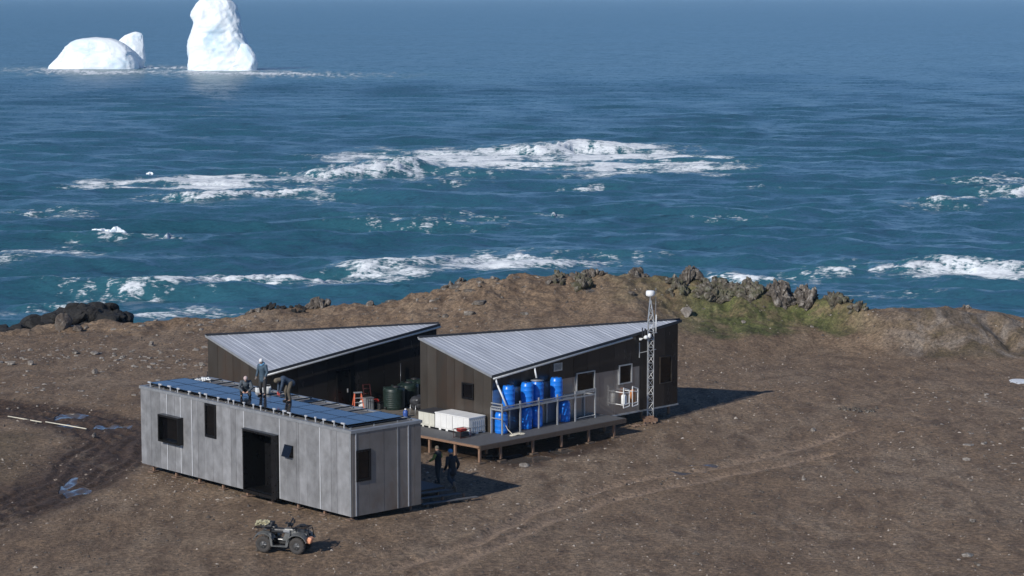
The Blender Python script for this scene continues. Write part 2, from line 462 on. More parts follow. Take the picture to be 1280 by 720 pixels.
k = NT('volcanic_gravel_ground')
v = k.coords((1, 1, 1))
vs_ = k.coords((1, 0.45, 1))
big = k.noise(vs_, 0.16, 5, 0.6, 0.6)
mid = k.noise(vs_, 0.9, 6, 0.65, 0.3)
fine = k.noise(v, 5.0, 6, 0.8)
grit = k.noise(v, 28.0, 3, 0.8)
col = k.ramp(big, [(0.33, (0.195, 0.132, 0.082)), (0.5, (0.215, 0.150, 0.097)), (0.62, (0.245, 0.180, 0.122))])
col = k.mix(k.ramp(mid, [(0.35, (1, 1, 1)), (0.55, (0, 0, 0))]), col, (0.125, 0.084, 0.055))
col = k.mix(k.math('MULTIPLY', k.ramp(k.noise(vs_, 0.37, 5, 0.65, 1.0), [(0.55, (0, 0, 0)), (0.72, (1, 1, 1))]), 0.55), col, (0.24, 0.175, 0.115))
a1 = k.new('ShaderNodeVertexColor', layer_name='kind_a'); s1 = k.new('ShaderNodeSeparateColor'); k.link(a1.outputs[0], s1.inputs[0])
a2 = k.new('ShaderNodeVertexColor', layer_name='kind_b'); s2 = k.new('ShaderNodeSeparateColor'); k.link(a2.outputs[0], s2.inputs[0])
green = k.ramp(mid, [(0.35, (0.045, 0.052, 0.018)), (0.55, (0.10, 0.11, 0.038)), (0.7, (0.14, 0.14, 0.06))])
slopec = k.ramp(k.noise(k.coords((1, .5, 1)), 0.34, 6, 0.65, 0.8), [(0.40, (0.085, 0.068, 0.04)), (0.5, (0.14, 0.11, 0.082)), (0.58, (0.20, 0.175, 0.15))])
col = k.mix(k.math('MULTIPLY', s2.outputs[1], 0.85), col, slopec)
tanc = k.ramp(mid, [(0.35, (0.085, 0.062, 0.034)), (0.6, (0.15, 0.11, 0.065))])
col = k.mix(k.math('MULTIPLY', s2.outputs[2], 0.8), col, tanc)
mudf = k.math('MULTIPLY', s1.outputs[1], 0.95)
col = k.mix(mudf, col, k.ramp(fine, [(0.35, (0.034, 0.021, 0.015)), (0.65, (0.078, 0.050, 0.036))]))
col = k.mix(k.math('MULTIPLY', k.math('POWER', s2.outputs[0], 0.6), 0.8), col, (0.33, 0.24, 0.17))
col = k.mix(k.math('MULTIPLY', s1.outputs[2], 0.8), col, (0.055, 0.034, 0.022))
wash = k.noise(k.coords((0.5, 0.16, 1)), 0.7, 6, 0.7, 1.4)
col = k.mix(k.math('MULTIPLY', k.ramp(wash, [(0.56, (0, 0, 0)), (0.66, (1, 1, 1))]), 0.40), col, (0.27, 0.205, 0.145))
col = k.mix(k.math('MULTIPLY', k.ramp(wash, [(0.34, (1, 1, 1)), (0.43, (0, 0, 0))]), 0.45), col, (0.10, 0.066, 0.044))
mossf = k.math('MULTIPLY', s1.outputs[0], k.ramp(k.noise(v, 0.8, 5, 0.7), [(0.3, (0.25, .25, .25)), (0.55, (1, 1, 1))]))
col = k.mix(mossf, col, green)
# grit: dark and light grains
col = k.mix(1.0, col, k.ramp(fine, [(0.34, (0.36, 0.36, 0.36)), (0.5, (1, 1, 1)), (0.64, (1.7, 1.66, 1.6))]), 'MULTIPLY')
col = k.mix(k.ramp(grit, [(0.62, (0, 0, 0)), (0.72, (1, 1, 1))]), col, k.mix(1.0, col, (1.9, 1.85, 1.8), 'MULTIPLY'))
col = k.mix(k.ramp(grit, [(0.28, (1, 1, 1)), (0.36, (0, 0, 0))]), col, k.mix(1.0, col, (0.5, 0.5, 0.5), 'MULTIPLY'))
al = a1.outputs[1]     # alpha channel carries the puddles
pudf = k.ramp(al, [(0.45, (0, 0, 0)), (0.6, (1, 1, 1))])
col = k.mix(pudf, col, (0.10, 0.085, 0.075))
k.set('Base Color', col)
rg = k.math('SUBTRACT', 0.95, k.math('MULTIPLY', s1.outputs[2], 0.45))
rg = k.math('SUBTRACT', rg, k.math('MULTIPLY', s1.outputs[1], 0.12))
rg = k.math('SUBTRACT', rg, k.math('MULTIPLY', pudf, 0.7), True)
k.set('Roughness', rg)
k.set('Specular IOR Level', 0.4)
hh = k.math('ADD', k.math('MULTIPLY', mid, 0.35), k.math('ADD', k.math('MULTIPLY', fine, 0.12), k.math('MULTIPLY', grit, 0.035)))
hh = k.math('MULTIPLY', hh, k.math('SUBTRACT', 1.0, pudf))
k.set('Normal', k.bump(hh, 1.0, 0.5))
gm.materials.append(k.m)
link(bpy.data.objects.new('ground', gm), None, kind='structure')

# ------------------------------------------------------------------ sea
def sea_pt(px, py): return place(px, py, SEA)
# breaking crests: (photo sighting polyline, half width m, crest height m, foam strength, wobble)
BREAK = [
    ([(150, 367), (200, 363), (262, 357), (330, 352), (372, 350), (410, 351)], 2.2, 0.9, 1.0),
    ([(395, 350), (440, 345), (480, 340), (520, 335), (560, 328), (600, 324)], 2.0, 0.8, 0.95),
    ([(590, 325), (640, 323), (690, 326), (750, 325)], 3.2, 0.5, 0.8),
    ([(600, 335), (640, 337), (690, 334), (740, 329)], 2.0, 0.6, 0.95),
    ([(1085, 340), (1130, 341), (1180, 340), (1230, 341), (1300, 339)], 2.4, 1.3, 1.15),
    ([(1120, 334), (1160, 331), (1200, 332)], 2.0, .4, 0.6),
    ([(405, 223), (440, 221), (490, 217), (520, 214), (546, 212)], 5.0, 2.3, 1.25),
    ([(212, 247), (260, 246), (310, 244), (350, 243), (402, 242)], 2.6, 0.9, 0.95),
    ([(118, 299), (135, 298), (158, 298)], 1.6, .3, 1.0),
    ([(672, 194), (690, 192), (715, 190), (738, 192)], 7.0, 2.2, 1.35),
    ([(740, 187), (790, 187), (830, 187)], 5, 1.2, 0.8),
    ([(0, 322), (50, 321), (90, 318)], 2.6, 0.5, 0.75),
    ([(90, 361), (125, 357)], 1.2, 0.5, 0.95), ([(1166, 256), (1184, 254)], 2.2, 1.0, 1.0),
    ([(1198, 252), (1224, 250)], 2.0, .8, 0.85), ([(1254, 246), (1290, 242)], 2.4, 1.1, 1.0),
    ([(1215, 226), (1290, 222)], 4, .4, 0.65), ([(905, 276), (932, 273)], 2.0, .7, 0.8),
    ([(514, 277), (552, 277)], 4.2, 0.6, 0.85), ([(25, 266), (54, 264)], 2.0, .5, 0.7),
    ([(1012, 346), (1040, 342), (1060, 345)], 1.6, .5, 0.65), ([(885, 349), (930, 352), (985, 349)], 1.8, .7, 1.1),
    ([(135, 402), (170, 404), (215, 399), (262, 393)], 2.0, .4, 0.95), ([(0, 396), (30, 391), (60, 388)], 1.5, .4, .8),
    ([(205, 301), (211, 301)], 1.0, .6, 1.0), ([(392, 352), (470, 362), (520, 352)], 1.0, .2, 0.35),
    ([(724, 236), (745, 234)], 1.5, .5, .8), ([(790, 259), (812, 258)], 1.2, .4, .7), ([(690, 269), (694, 269)], 1, .5, 1.0),
    ([(948, 237), (956, 237)], 1.5, .5, .7), ([(567, 232), (571, 231)], 1.2, .5, 0.9), ([(436, 240), (442, 240)], 1.5, .4, 0.9),
    ([(183, 84), (230, 86)], 14, .4, 1.0), ([(222, 89), (290, 93), (330, 92), (400, 94)], 15, .4, 1.1), ([(60, 86), (120, 92), (190, 89)], 14, .3, 1.0),
    ([(184, 219), (192, 219)], 1.2, .2, .6),
]
# broad foam fields: centre, half sizes in photo sighting, strength
FIELD = [((560, 199), 190, 15, 1.0), ((740, 202), 215, 21, 1.2), ((450, 197), 65, 10, 0.75), ((240, 230), 165, 12, 0.95), ((330, 226), 110, 9, 0.8),
         ((180, 231), 90, 9, 0.75), ((860, 212), 100, 12, 0.6), ((560, 226), 90, 8, 0.45), ((50, 319), 95, 11, 0.95), ((1200, 343), 120, 9, 0.85), ((80, 268), 45, 7, 0.45),
         ((300, 354), 160, 9, 0.5), ((650, 330), 140, 12, 0.95), ((480, 342), 110, 9, 0.55), ((200, 400), 80, 9, 0.5), ((420, 245), 70, 12, 0.35), ((1230, 228), 80, 8, 0.4), ((1110, 370), 150, 10, 0.22),
         ((270, 90), 120, 7, 0.55), ((20, 330), 70, 12, .3)]

vv = np.concatenate([np.arange(520, 60, -0.85), np.arange(60, 20, -1.0), np.arange(20, 2.3, -0.7)])
ys = np.concatenate([[-3000, -500, 0, 100, 140], 28.4 * 2960 / vv, [38000]])
ax_ = np.concatenate([[-8, -5, -3, -2, -1.4, -1, -.75, -.6, -.5, -.42, -.36, -.31], np.linspace(-.26, .26, 830), [.31, .36, .42, .5, .6, .75, 1, 1.4, 2, 3, 5, 8]])
AY, AX = np.meshgrid(ys, ax_, indexing='ij')
SX = np.clip(AX * np.maximum(AY, 160), -38000, 38000); SY = AY
spc = np.interp(SY, ys[5:-1], np.gradient(ys[5:-1]))
# swell and wind sea: a sum of sharpened waves running to the shore
rs = np.random.RandomState(4)
hgt = np.zeros_like(SX)
wx = SX + 3 * gnoise(SX * .02, SY * .02, 90); wy = SY + 9 * gnoise(SX * .012, SY * .02, 91)
for i in range(72):
    lam = 1.8 * (13.0 ** (rs.rand() ** 0.9))
    ang = R(-97) + rs.randn() * (0.34 if lam > 12 else 0.55)
    kx, ky = math.cos(ang) * 2 * math.pi / lam, math.sin(ang) * 2 * math.pi / lam
    amp = 0.0125 * lam ** 0.85 * (0.6 + 0.8 * rs.rand())
    fade = sstep(1.6, 4.5, lam / spc)
    g = 0.5 + 0.9 * np.clip(gnoise(SX / (lam * 5) + i, SY / (lam * 4), 200 + i) + 0.25, 0, 1.2)
    ph = kx * wx + ky * wy + rs.rand() * 6.28
    sn = np.sin(ph)
    hgt += amp * fade * g * (sn + 0.35 * (1 - np.cos(2 * ph)) * 0.5 * np.sign(sn + 1e-9) * 0 + 0.25 * (sn * sn - .5))
hgt *= 0.72
foam = np.zeros_like(SX); aer = np.zeros_like(SX); crest = np.zeros_like(SX)
sel = (SY > 150) & (SY < 1250)
X_, Y_ = SX[sel], SY[sel]
fo = np.zeros_like(X_); ae = np.zeros_like(X_); cr = np.zeros_like(X_)
n1 = fbm(X_ * .10, Y_ * .05, 4, 300); n2 = fbm(X_ * .5, Y_ * .22, 4, 310, 0.6); n3 = fbm(X_ * 1.6, Y_ * .8, 3, 320)
for pts, w, hc, st in BREAK:
    P = [sea_pt(*p) for p in pts]
    wob = 1.6 * w * 0.5 * gnoise(X_ * .12, Y_ * 0 + w, 401)
    d, t = segdist(X_, Y_ + wob, P)
    px0 = np.interp(t, np.linspace(0, 1, len(P)), [p[0] for p in P]); py0 = np.interp(t, np.linspace(0, 1, len(P)), [p[1] for p in P])
    side = (Y_ + wob) - py0                     # positive behind the crest
    ends = np.sin(np.clip(t, 0.0, 1) * math.pi) ** 0.35
    wf = np.where(side < 0, w * 1.0, w * 0.55) * (0.75 + 0.5 * n1)
    body = np.exp(-(d / np.maximum(wf, .3)) ** 2)
    rag = np.clip(0.75 + 0.6 * n2 + 0.4 * n3, 0.1, 1.6)
    fo = np.maximum(fo, st * body * rag * (0.45 + 0.55 * ends))
    fo = np.maximum(fo, 0.5 * st * np.exp(-(d / (w * 2.6)) ** 2) * np.clip(.5 + 1.1 * n2, 0, 1))
    ae = np.maximum(ae, .7 * st * np.exp(-(d / (w * 3.2)) ** 2))
    rise = np.exp(-(np.where(side < 0, d / (w * 0.75), d / (w * 2.2))) ** 2) * ends
    cr = np.maximum(cr, hc * rise * (0.8 + 0.08 * n2 + 0.06 * n3))
STREAK = fbm(X_ * .035, Y_ * .12, 4, 345, .6)
LACE = ridged(X_ * .07, Y_ * .075, 5, 330, .62)
for (c, hw, hh_, st) in FIELD:
    cx, cy = sea_pt(*c); x1, _ = sea_pt(c[0] + hw, c[1]); _, y1 = sea_pt(c[0], c[1] - hh_)
    _, y2 = sea_pt(c[0], c[1] + hh_)
    q = np.hypot((X_ - cx) / abs(x1 - cx), (Y_ - cy) / np.where(Y_ > cy, y1 - cy, cy - y2)) + 0.35 * n1
    body = 1 - sstep(0.35, 1.1, q)
    lace = np.clip(0.45 + 0.55 * (LACE - 1.0) + 0.45 * STREAK + 0.25 * n2, 0.02, 1.3)
    fo = np.maximum(fo, st * body * lace)
    ae = np.maximum(ae, st * 1.0 * (1 - sstep(0.3, 1.2, q)))
# scattered small whitecaps on the steepest crests
wc = np.clip((hgt[sel] + 0.2 * n3 - 0.95) * 2.5, 0, 1) * (SY[sel] < 500) * (n1 > .3)
fo = np.maximum(fo, wc * 0.9 * np.clip(.6 + n2, 0, 1))
foam[sel] = fo; aer[sel] = ae; crest[sel] = cr
near = 1 - sstep(420, 900, SY)
aer = np.clip(aer, 0, 1)
teal = near * np.clip(0.35 + 0.8 * fbm(SX * .006, SY * .006, 3, 350), 0, 1)
hgt = hgt * (1 - 0.4 * np.clip(foam, 0, 1)) + crest * (1 + 0) + np.clip(foam, 0, 1) * 0.12
hgt = hgt + 0.08 * np.clip(foam - 0.5, 0, 1) * fbm(SX * .8, SY * .5, 3, 360) * (SY < 900)
sco = np.stack([SX, SY, SEA + hgt], -1).reshape(-1, 3)
sm = np_mesh('sea', sco, grid_quads(len(ys), len(ax_)))
attr(sm, 'surf', np.stack([np.clip(foam, 0, 1.5), aer, teal, np.ones_like(teal)], -1).reshape(-1, 4))
k = NT('sea_water')
va = k.new('ShaderNodeVertexColor', layer_name='surf'); sp = k.new('ShaderNodeSeparateColor'); k.link(va.outputs[0], sp.inputs[0])
v1 = k.coords((0.10, 0.16, 0.16)); v2 = k.coords((0.45, 0.8, .8)); v3 = k.coords((1.6, 2.6, 2.6)); v4 = k.coords((0.004, 0.012, 0.01))
na = k.noise(v1, 1.0, 5, 0.6, 0.6); nb = k.noise(v2, 1.0, 6, 0.62, 0.5); nc = k.noise(v3, 1.0, 5, 0.65, 0.3); nd = k.noise(v4, 1.0, 4, 0.55)
deep = k.ramp(nd, [(0.35, (0.028, 0.105, 0.155)), (0.65, (0.036, 0.125, 0.185))])
wcol = k.mix(k.math('MULTIPLY', sp.outputs[2], 0.62), deep, (0.011, 0.064, 0.084))
wcol = k.mix(k.math('MULTIPLY', sp.outputs[1], 0.55), wcol, (0.045, 0.17, 0.19))
ff = k.math('ADD', sp.outputs[0], k.math('MULTIPLY', k.math('SUBTRACT', nb, 0.5), 1.5))
ff = k.math('ADD', ff, k.math('MULTIPLY', k.math('SUBTRACT', nc, 0.5), 1.7))
ff = k.math('MULTIPLY', ff, k.math('MINIMUM', k.math('MULTIPLY', sp.outputs[0], 6.0), 1.0))
fm = k.ramp(ff, [(0.26, (0, 0, 0)), (0.46, (0.5, 0.5, 0.5)), (0.70, (1, 1, 1))])
k.set('Base Color', k.mix(fm, wcol, (0.80, 0.84, 0.86)))
k.set('Roughness', k.math('ADD', 0.28, k.math('MULTIPLY', fm, 0.55)))
k.set('IOR', 1.333)
k.set('Specular IOR Level', k.math('SUBTRACT', 0.36, k.math('MULTIPLY', fm, 0.25)))
geo = k.new('ShaderNodeNewGeometry'); nrm = geo.outputs['Normal']
calm = k.math('SUBTRACT', 1.0, k.math('MULTIPLY', fm, 0.5))
for (sx_, sy_, amp_, sd_) in ((0.045, 0.11, 0.14, 3), (0.16, 0.34, 0.50, 11), (0.55, 1.0, 0.80, 23), (2.0, 3.2, 0.80, 37)):
    tc = k.new('ShaderNodeTexCoord'); mp = k.new('ShaderNodeMapping'); mp.inputs['Scale'].default_value = (sx_, sy_, sy_); mp.inputs['Location'].default_value = (sd_, sd_ * 2.1, 0); mp.inputs['Rotation'].default_value = (0, 0, R(sd_ * .6 - 10))
    k.link(tc.outputs['Object'], mp.inputs[0])
    nz = k.new('ShaderNodeTexNoise'); nz.inputs['Scale'].default_value = 1; nz.inputs['Detail'].default_value = 3; nz.inputs['Roughness'].default_value = .6; nz.inputs['Distortion'].default_value = .5
    k.link(mp.outputs[0], nz.inputs['Vector'])
    a = k.new('ShaderNodeVectorMath', operation='SUBTRACT'); k.link(nz.outputs['Color'], a.inputs[0]); a.inputs[1].default_value = (.5, .5, .5)
    b = k.new('ShaderNodeVectorMath', operation='MULTIPLY'); k.link(a.outputs[0], b.inputs[0]); b.inputs[1].default_value = (amp_ * .8, amp_ * 1.25, 0)
    c = k.new('ShaderNodeVectorMath', operation='ADD'); k.link(nrm, c.inputs[0]); k.link(b.outputs[0], c.inputs[1]); nrm = c.outputs[0]
nn_ = k.new('ShaderNodeVectorMath', operation='NORMALIZE'); k.link(nrm, nn_.inputs[0])
k.set('Normal', nn_.outputs[0])
sm.materials.append(k.m)
link(bpy.data.objects.new('sea', sm), None, kind='structure')

# ------------------------------------------------------------------ icebergs
ice = NT('iceberg_ice'); v = ice.coords()
n = ice.noise(v, 0.12, 6, 0.6, 0.5)
ice.set('Base Color', ice.ramp(n, [(0.33, (0.66, 0.82, 0.92)), (0.48, (0.88, 0.93, 0.96))]))
ice.set('Roughness', 0.55)
ice.set('Normal', ice.bump(n, 0.5, 1.5))

def berg(name, rings, cx, cy, depth_ratio, label, seed, facets, rough=1.0, cut=1.1):
    """lofted body; rings = (height, left, right) in metres about cx"""
    nseg = 110; hs = np.linspace(rings[0][0], rings[-1][0], 80)
    H_ = [r[0] for r in rings]
    l = np.interp(hs, H_, [r[1] for r in rings]); r = np.interp(hs, H_, [r[2] for r in rings])
    a = np.linspace(0, 2 * np.pi, nseg, endpoint=False)
    c = (l + r) / 2; w = (r - l) / 2
    ca, sa = np.cos(a), np.sin(a)
    ex = np.sign(ca) * np.abs(ca) ** .8; ey = np.sign(sa) * np.abs(sa) ** .8
    X = c[:, None] + w[:, None] * ex[None]; Y = depth_ratio * w[:, None] * ey[None] * (1 - 0.0)
    Zz = np.repeat(hs[:, None], nseg, 1)
    u = a[None] * 3 + 0 * Zz
    nn = 0.55 * (ridged((X + Y) * .13 + seed, (Zz + .5 * Y) * .15, 4, seed, .5) - 1.1)
    ff_ = 0.8 * fbm((X - Y) * .055 + seed, (Zz - .4 * Y) * .07, 2, seed + 5)
    amt = facets * (0.6 * nn + 0.9 * ff_) * np.minimum(1, w / w.max() * 1.4)[:, None]
    X = X + ca[None] * amt * rough; Y = Y + sa[None] * amt * 1.3 * rough
    rr = np.random.RandomState(seed)
    for _ in range(11):
        a_ = rr.rand() * 6.28; n_ = np.array([math.cos(a_), math.sin(a_) * 1.2, rr.uniform(-.15, .5)]); n_ /= np.linalg.norm(n_)
        zc = rr.uniform(.15, .8) * hs[-1]; off = rr.uniform(.80, .93) * np.interp(zc, hs, w) * (abs(n_[0]) + depth_ratio * abs(n_[1]))
        dd = (X - np.interp(zc, hs, c)) * n_[0] + Y * n_[1] + (Zz - zc) * n_[2] - off
        dd = np.clip(dd, 0, cut); X = X - dd * n_[0] * .85; Y = Y - dd * n_[1] * .85
    P = np.stack([X + cx, Y + cy, SEA + Zz], -1).reshape(-1, 3)
    i = np.arange(79)[:, None] * nseg + np.arange(nseg)[None]; j = np.arange(79)[:, None] * nseg + (np.arange(nseg)[None] + 1) % nseg
    q = np.stack([i, j, j + nseg, i + nseg], -1).reshape(-1, 4)
    top = np.array([[c[-1] + cx, cy, SEA + hs[-1] + .3]]); P = np.concatenate([P, top])
    return P, q, 79 * nseg, nseg

def berg_obj(name, parts, **props):
    m = MB()
    for (P, q, base, nseg) in parts:
        f = [tuple(int(x) for x in t) for t in q] + [(base + s, base + (s + 1) % nseg, len(P) - 1) for s in range(nseg)]
        m.add([tuple(float(x) for x in p) for p in P], f, True)
    o = m.build(name, ice.m, None, **props); return o
S8 = 866 / 2960.    # metres per photo pixel at the icebergs
bx, by = place(278, 88, SEA)
def ring(l): return [((88 - y) * S8, (a - 278) * S8, (b - 278) * S8) for (y, a, b) in l]
tall = berg('iceberg', ring([(96, 234, 322), (88, 233, 324), (75, 232, 325), (65, 233, 320), (50, 234, 312), (40, 236, 306), (28, 237, 303), (18, 234, 301), (13, 235, 299), (6, 241, 299), (2, 243, 296), (-3, 248, 288), (-6, 258, 276), (-8, 264, 270)]), bx, by, 0.62, '', 3, 1.3, 1.0, .7)
foot = berg('iceberg', ring([(96, 282, 324), (88, 280, 325), (78, 284, 325), (68, 290, 323), (60, 297, 318), (54, 303, 312)]), bx, by - 4, 0.7, '', 8, .9, 1.0, .8)
berg_obj('iceberg', [tall, foot], label='tall white iceberg like a tower standing in the far sea', category='iceberg')
bx, by = place(118, 86, SEA)
def ring2(l): return [((86 - y) * S8, (a - 118) * S8, (b - 118) * S8) for (y, a, b) in l]
dome = berg('iceberg', ring2([(94, 52, 178), (86, 53, 178), (82, 55, 177), (76, 61, 175), (70, 67, 172), (64, 72, 169), (58, 78, 164), (52, 85, 157), (48, 94, 148), (46, 104, 140), (45.4, 112, 130)]), bx, by, 0.45, '', 14, 1.0, .8, .5)
knob = berg('iceberg', ring2([(94, 136, 178), (84, 136, 180), (75, 137, 183), (66, 139, 184), (56, 143, 183), (48, 150, 182), (43, 155, 181), (40, 162, 179), (38.6, 166, 175)]), bx, by + 5, 0.5, '', 23, .9, 1.0, .5)
berg_obj('iceberg', [dome, knob], label='low rounded white iceberg with an upturned knob at one end', category='iceberg')

# ------------------------------------------------------------------ rocks
def chunk(m, c, size, seed, cuts=11, sub=3, lean=None, rough=0.10):
    """one broken boulder: a ball cut by planes, then roughened"""
    rr = np.random.RandomState(seed)
    b = bmesh.new(); bmesh.ops.create_icosphere(b, subdivisions=sub, radius=1)
    P = np.array([v.co for v in b.verts]); F = [[v.index for v in f.verts] for f in b.faces]; b.free()
    N = rr.randn(cuts, 3); N /= np.linalg.norm(N, axis=1)[:, None]; D = 0.55 + 0.4 * rr.rand(cuts)
    dots = P @ N.T
    r = np.min(np.where(dots > 0.05, D[None] / np.maximum(dots, .05), 9), axis=1); r = np.minimum(r, 1.15)
    P = P * r[:, None]
    P = P * (1 + rough * fbm(P[:, 0] * 2.3 + seed, P[:, 1] * 2.3 + P[:, 2] * 1.7, 3, seed)[:, None])
    P = P * np.array(size)
    a = rr.rand() * 6.28; ca, sa = math.cos(a), math.sin(a)
    P = P @ np.array([[ca, sa, 0], [-sa, ca, 0], [0, 0, 1]])
    if lean is not None: P[:, 0] += P[:, 2] * lean[0]; P[:, 1] += P[:, 2] * lean[1]
    m.add(P + np.array(c), F, False)

for (px, py, wpx, hpx, lb) in ((135, 296, 36, 9, 'small white ice chunk bobbing in the waves near the left edge of the sea'), (187, 219, 8, 5, 'tiny white ice chunk left of the long foam streaks')):
    x, y = place(px, py, SEA); s_ = y / 2960.; m = MB(); rr = random.Random(px)
    for i in range(6 if wpx > 10 else 2):
        u = (i / 5 - .5) * .8 if wpx > 10 else 0; chunk(m, (u * wpx * s_, rr.uniform(-.3, .3), .15), (wpx * s_ * .22, .8, hpx * s_ * rr.uniform(.6, 1.0)), 500 + px + i, rough=.15)
    o = m.build('ice_chunk', ice.m, None, label=lb, category='ice'); o.location = (x, y, SEA + (.25 if wpx > 10 else -.15))

def outcrop(px, py, wpx, hpx, z, label, material='rock', n=14, seed=1, group=None, name='rock_outcrop', deep=1.2, tall=1.0, cat='rocks'):
    """a cluster of jagged chunks of living rock; width and height sighted in photo pixels"""
    x, y = place(px, py, z); s = math.hypot(x, y) / 2960.
    w = wpx * s / 2; h = hpx * s
    rr = random.Random(seed); m = MB()
    n = int(n * 2.6)
    for i in range(n):
        u = rr.uniform(-1, 1); vv_ = rr.uniform(-1, 1)
        if u * u + vv_ * vv_ > 1: vv_ *= .5
        hh_ = h * (1 - 0.65 * abs(u) ** 1.6) * rr.uniform(.55, 1.0)
        cx, cy = x + u * w * .9, y + vv_ * deep
        gz = hz(cx, cy)
        rad = max(0.14, min(w, h) * rr.uniform(.16, .42))
        chunk(m, (cx - x, cy - y, (gz - z) + hh_ * 0.35), (rad, rad * rr.uniform(.7, 1), max(hh_ * rr.uniform(.35, .62) * tall, .15)), seed * 100 + i, cuts=8, lean=(rr.uniform(-.5, .5), rr.uniform(-.3, .3)), rough=.2)
    o = m.build(name, M[material], None, label=label, category=cat, group=group)
    o.location = (x, y, z); return o

def boulder(px, py, wpx, hpx, label, material='rock', seed=1, group=None, zg=None, name='boulder', cat='boulder', dx=0, dy=0):
    z = zg if zg is not None else 0
    for _ in range(4):
        x, y = place(px, py, z); z = hz(x, y)
    s = math.hypot(x, y) / 2960.
    m = MB(); w = wpx * s / 2; h = hpx * s
    chunk(m, (0, 0, h * .35), (w, w * .8, h * .7), seed)
    o = m.build(name, M[material], None, label=label, category=cat, group=group); o.location = (x, y, z); return o

# the black reef at the left edge: behind and below the ground's edge
def reef(px0, px1, zt, seed, label, n):
    rr = random.Random(seed); m = MB(); x0, y0 = place(px0, 408, 0); x1, y1 = place(px1, 408, 0); y0 = y1 = (y0 + y1) / 2
    for i in range(n):
        t = rr.random(); x = x0 + (x1 - x0) * t; y = np.interp(x, CX, CY) + rr.uniform(.5, 4.2)
        top = zt(t) - 1.0 - rr.uniform(0, 1.3) ** 2 * .7; rad = rr.uniform(.35, .95)
        base = -2.6
        chunk(m, (x - x0, y - y0, top - rad * .55), (rad * 1.2, rad, rad * rr.uniform(.6, .95)), seed * 77 + i, lean=(rr.uniform(-.3, .3), 0)); chunk(m, (x - x0, y - y0, (top + base) / 2 - .5), (rad * 1.2, rad, (top - base) / 2), seed * 79 + i, sub=2)
    o = m.build('rock_outcrop', M['rock_dark'], None, label=label, category='rocks'); o.location = (x0, y0, 0)
reef(-60, 68, lambda t: 0.45 + 1.2 * t, 5, 'long low black lava reef at the left edge of the shore', 95)
reef(58, 140, lambda t: 1.35 + 0.75 * math.sin(t * 2.7), 6, 'black lava hump behind the brown boulder, left part of the shore', 85)
boulder(79, 413, 27, 17, 'rounded brown boulder leaning on the black lava reef', 'rock_brown', 3)
boulder(97, 411, 20, 8, 'flat brown slab of rock right of the rounded brown boulder', 'rock_brown', 8)
outcrop(343, 391, 32, 12, .6, 'pair of dark humps of rock on the shore behind the left roof', 'rock_dark', 9, 12)
outcrop(320, 393, 26, 8, .6, 'low dark rocks left of the dark humps on the shore', 'rock', 8, 13)
outcrop(400, 384, 38, 16, .9, 'pale topped pile of stones on the shore behind the left roof', 'rock', 20, 14)
outcrop(372, 388, 20, 7, .8, 'small dark ledge left of the pale topped stone pile', 'rock_dark', 6, 15)
outcrop(490, 377, 52, 7, 1.4, 'low broken ledge where the shore begins to rise', 'rock', 16, 16)
outcrop(555, 357, 22, 16, 2.1, 'grey brown fang of rock at the left end of the mound crest', 'rock', 9, 17)
outcrop(580, 354, 28, 15, 2.4, 'grey rock hump right of the fang on the mound crest', 'rock', 10, 18)
outcrop(603, 360, 26, 12, 2.2, 'white topped rocks just below the crest hump', 'rock', 10, 19)
outcrop(577, 368, 12, 9, 1.8, 'white tipped knob of rock halfway down the mound', 'rock', 4, 20)
outcrop(565, 376, 30, 8, 1.5, 'dark broken rocks low on the left slope of the mound', 'rock', 9, 21)
outcrop(673, 344, 26, 12, 2.9, 'brown rock hump on the crest above the middle of the right roof', 'rock', 9, 22)
outcrop(738, 348, 62, 13, 2.9, 'wide rough crag on the crest left of the mast', 'rock', 26, 23)
outcrop(794, 350, 30, 15, 2.8, 'rough boulder crag on the crest just left of the mast top', 'rock', 13, 24)
outcrop(699, 384, 18, 13, 1.2, 'left of two mossy bushlike crags on the mound slope', 'rock_moss', 10, 25)
outcrop(728, 386, 26, 16, 1.2, 'right and larger of two mossy crags on the mound slope', 'rock_moss', 14, 26)
outcrop(864, 361, 28, 27, 2.4, 'tallest craggy pinnacle on the shore right of the mast', 'rock', 22, 127, tall=1.1)
outcrop(846, 366, 26, 18, 2.4, 'crag shoulder left of the tallest pinnacle', 'rock_moss', 14, 28)
outcrop(894, 368, 48, 18, 2.4, 'crag ridge falling right from the tallest pinnacle', 'rock_moss', 24, 29)
outcrop(936, 370, 36, 18, 2.3, 'upright split crags in the middle of the green slope', 'rock_moss', 22, 30)
outcrop(977, 370, 34, 22, 2.3, 'pale topped jagged crags above the green slope', 'rock', 26, 31)
outcrop(1008, 372, 26, 22, 2.2, 'highest part of the jagged crags near their right end', 'rock', 20, 32)
outcrop(1046, 379, 30, 16, 2.0, 'stepped crags falling towards the sea at the right', 'rock_moss', 18, 33)
outcrop(1075, 385, 32, 11, 1.9, 'last low crags at the right end of the craggy ridge', 'rock_moss', 12, 34)
outcrop(925, 393, 40, 11, 1.0, 'dark mossy stones at the foot of the green slope', 'rock_moss', 12, 35)
outcrop(880, 397, 34, 7, .8, 'small dark stones left of the green slope foot', 'rock_moss', 9, 36)
boulder(858, 399, 15, 11, 'pale pointed boulder just behind the right end of the right house', 'rock_pale', 41)
outcrop(1202, 384, 20, 5, 2.0, 'low pointed stone on the skyline of the right hill', 'rock', 4, 42)
_r = random.Random(43)
for i in range(13):
    boulder(1050 + i * 3.7 + _r.uniform(-2, 2), 511 + i * .25 + _r.uniform(-3, 3), _r.uniform(4, 9), _r.uniform(3, 4.5), 'stone of the loose dark heap on the bare slope at the right', 'rock', 430 + i, group='stones of the heap on the right slope', name='stone', cat='stone')
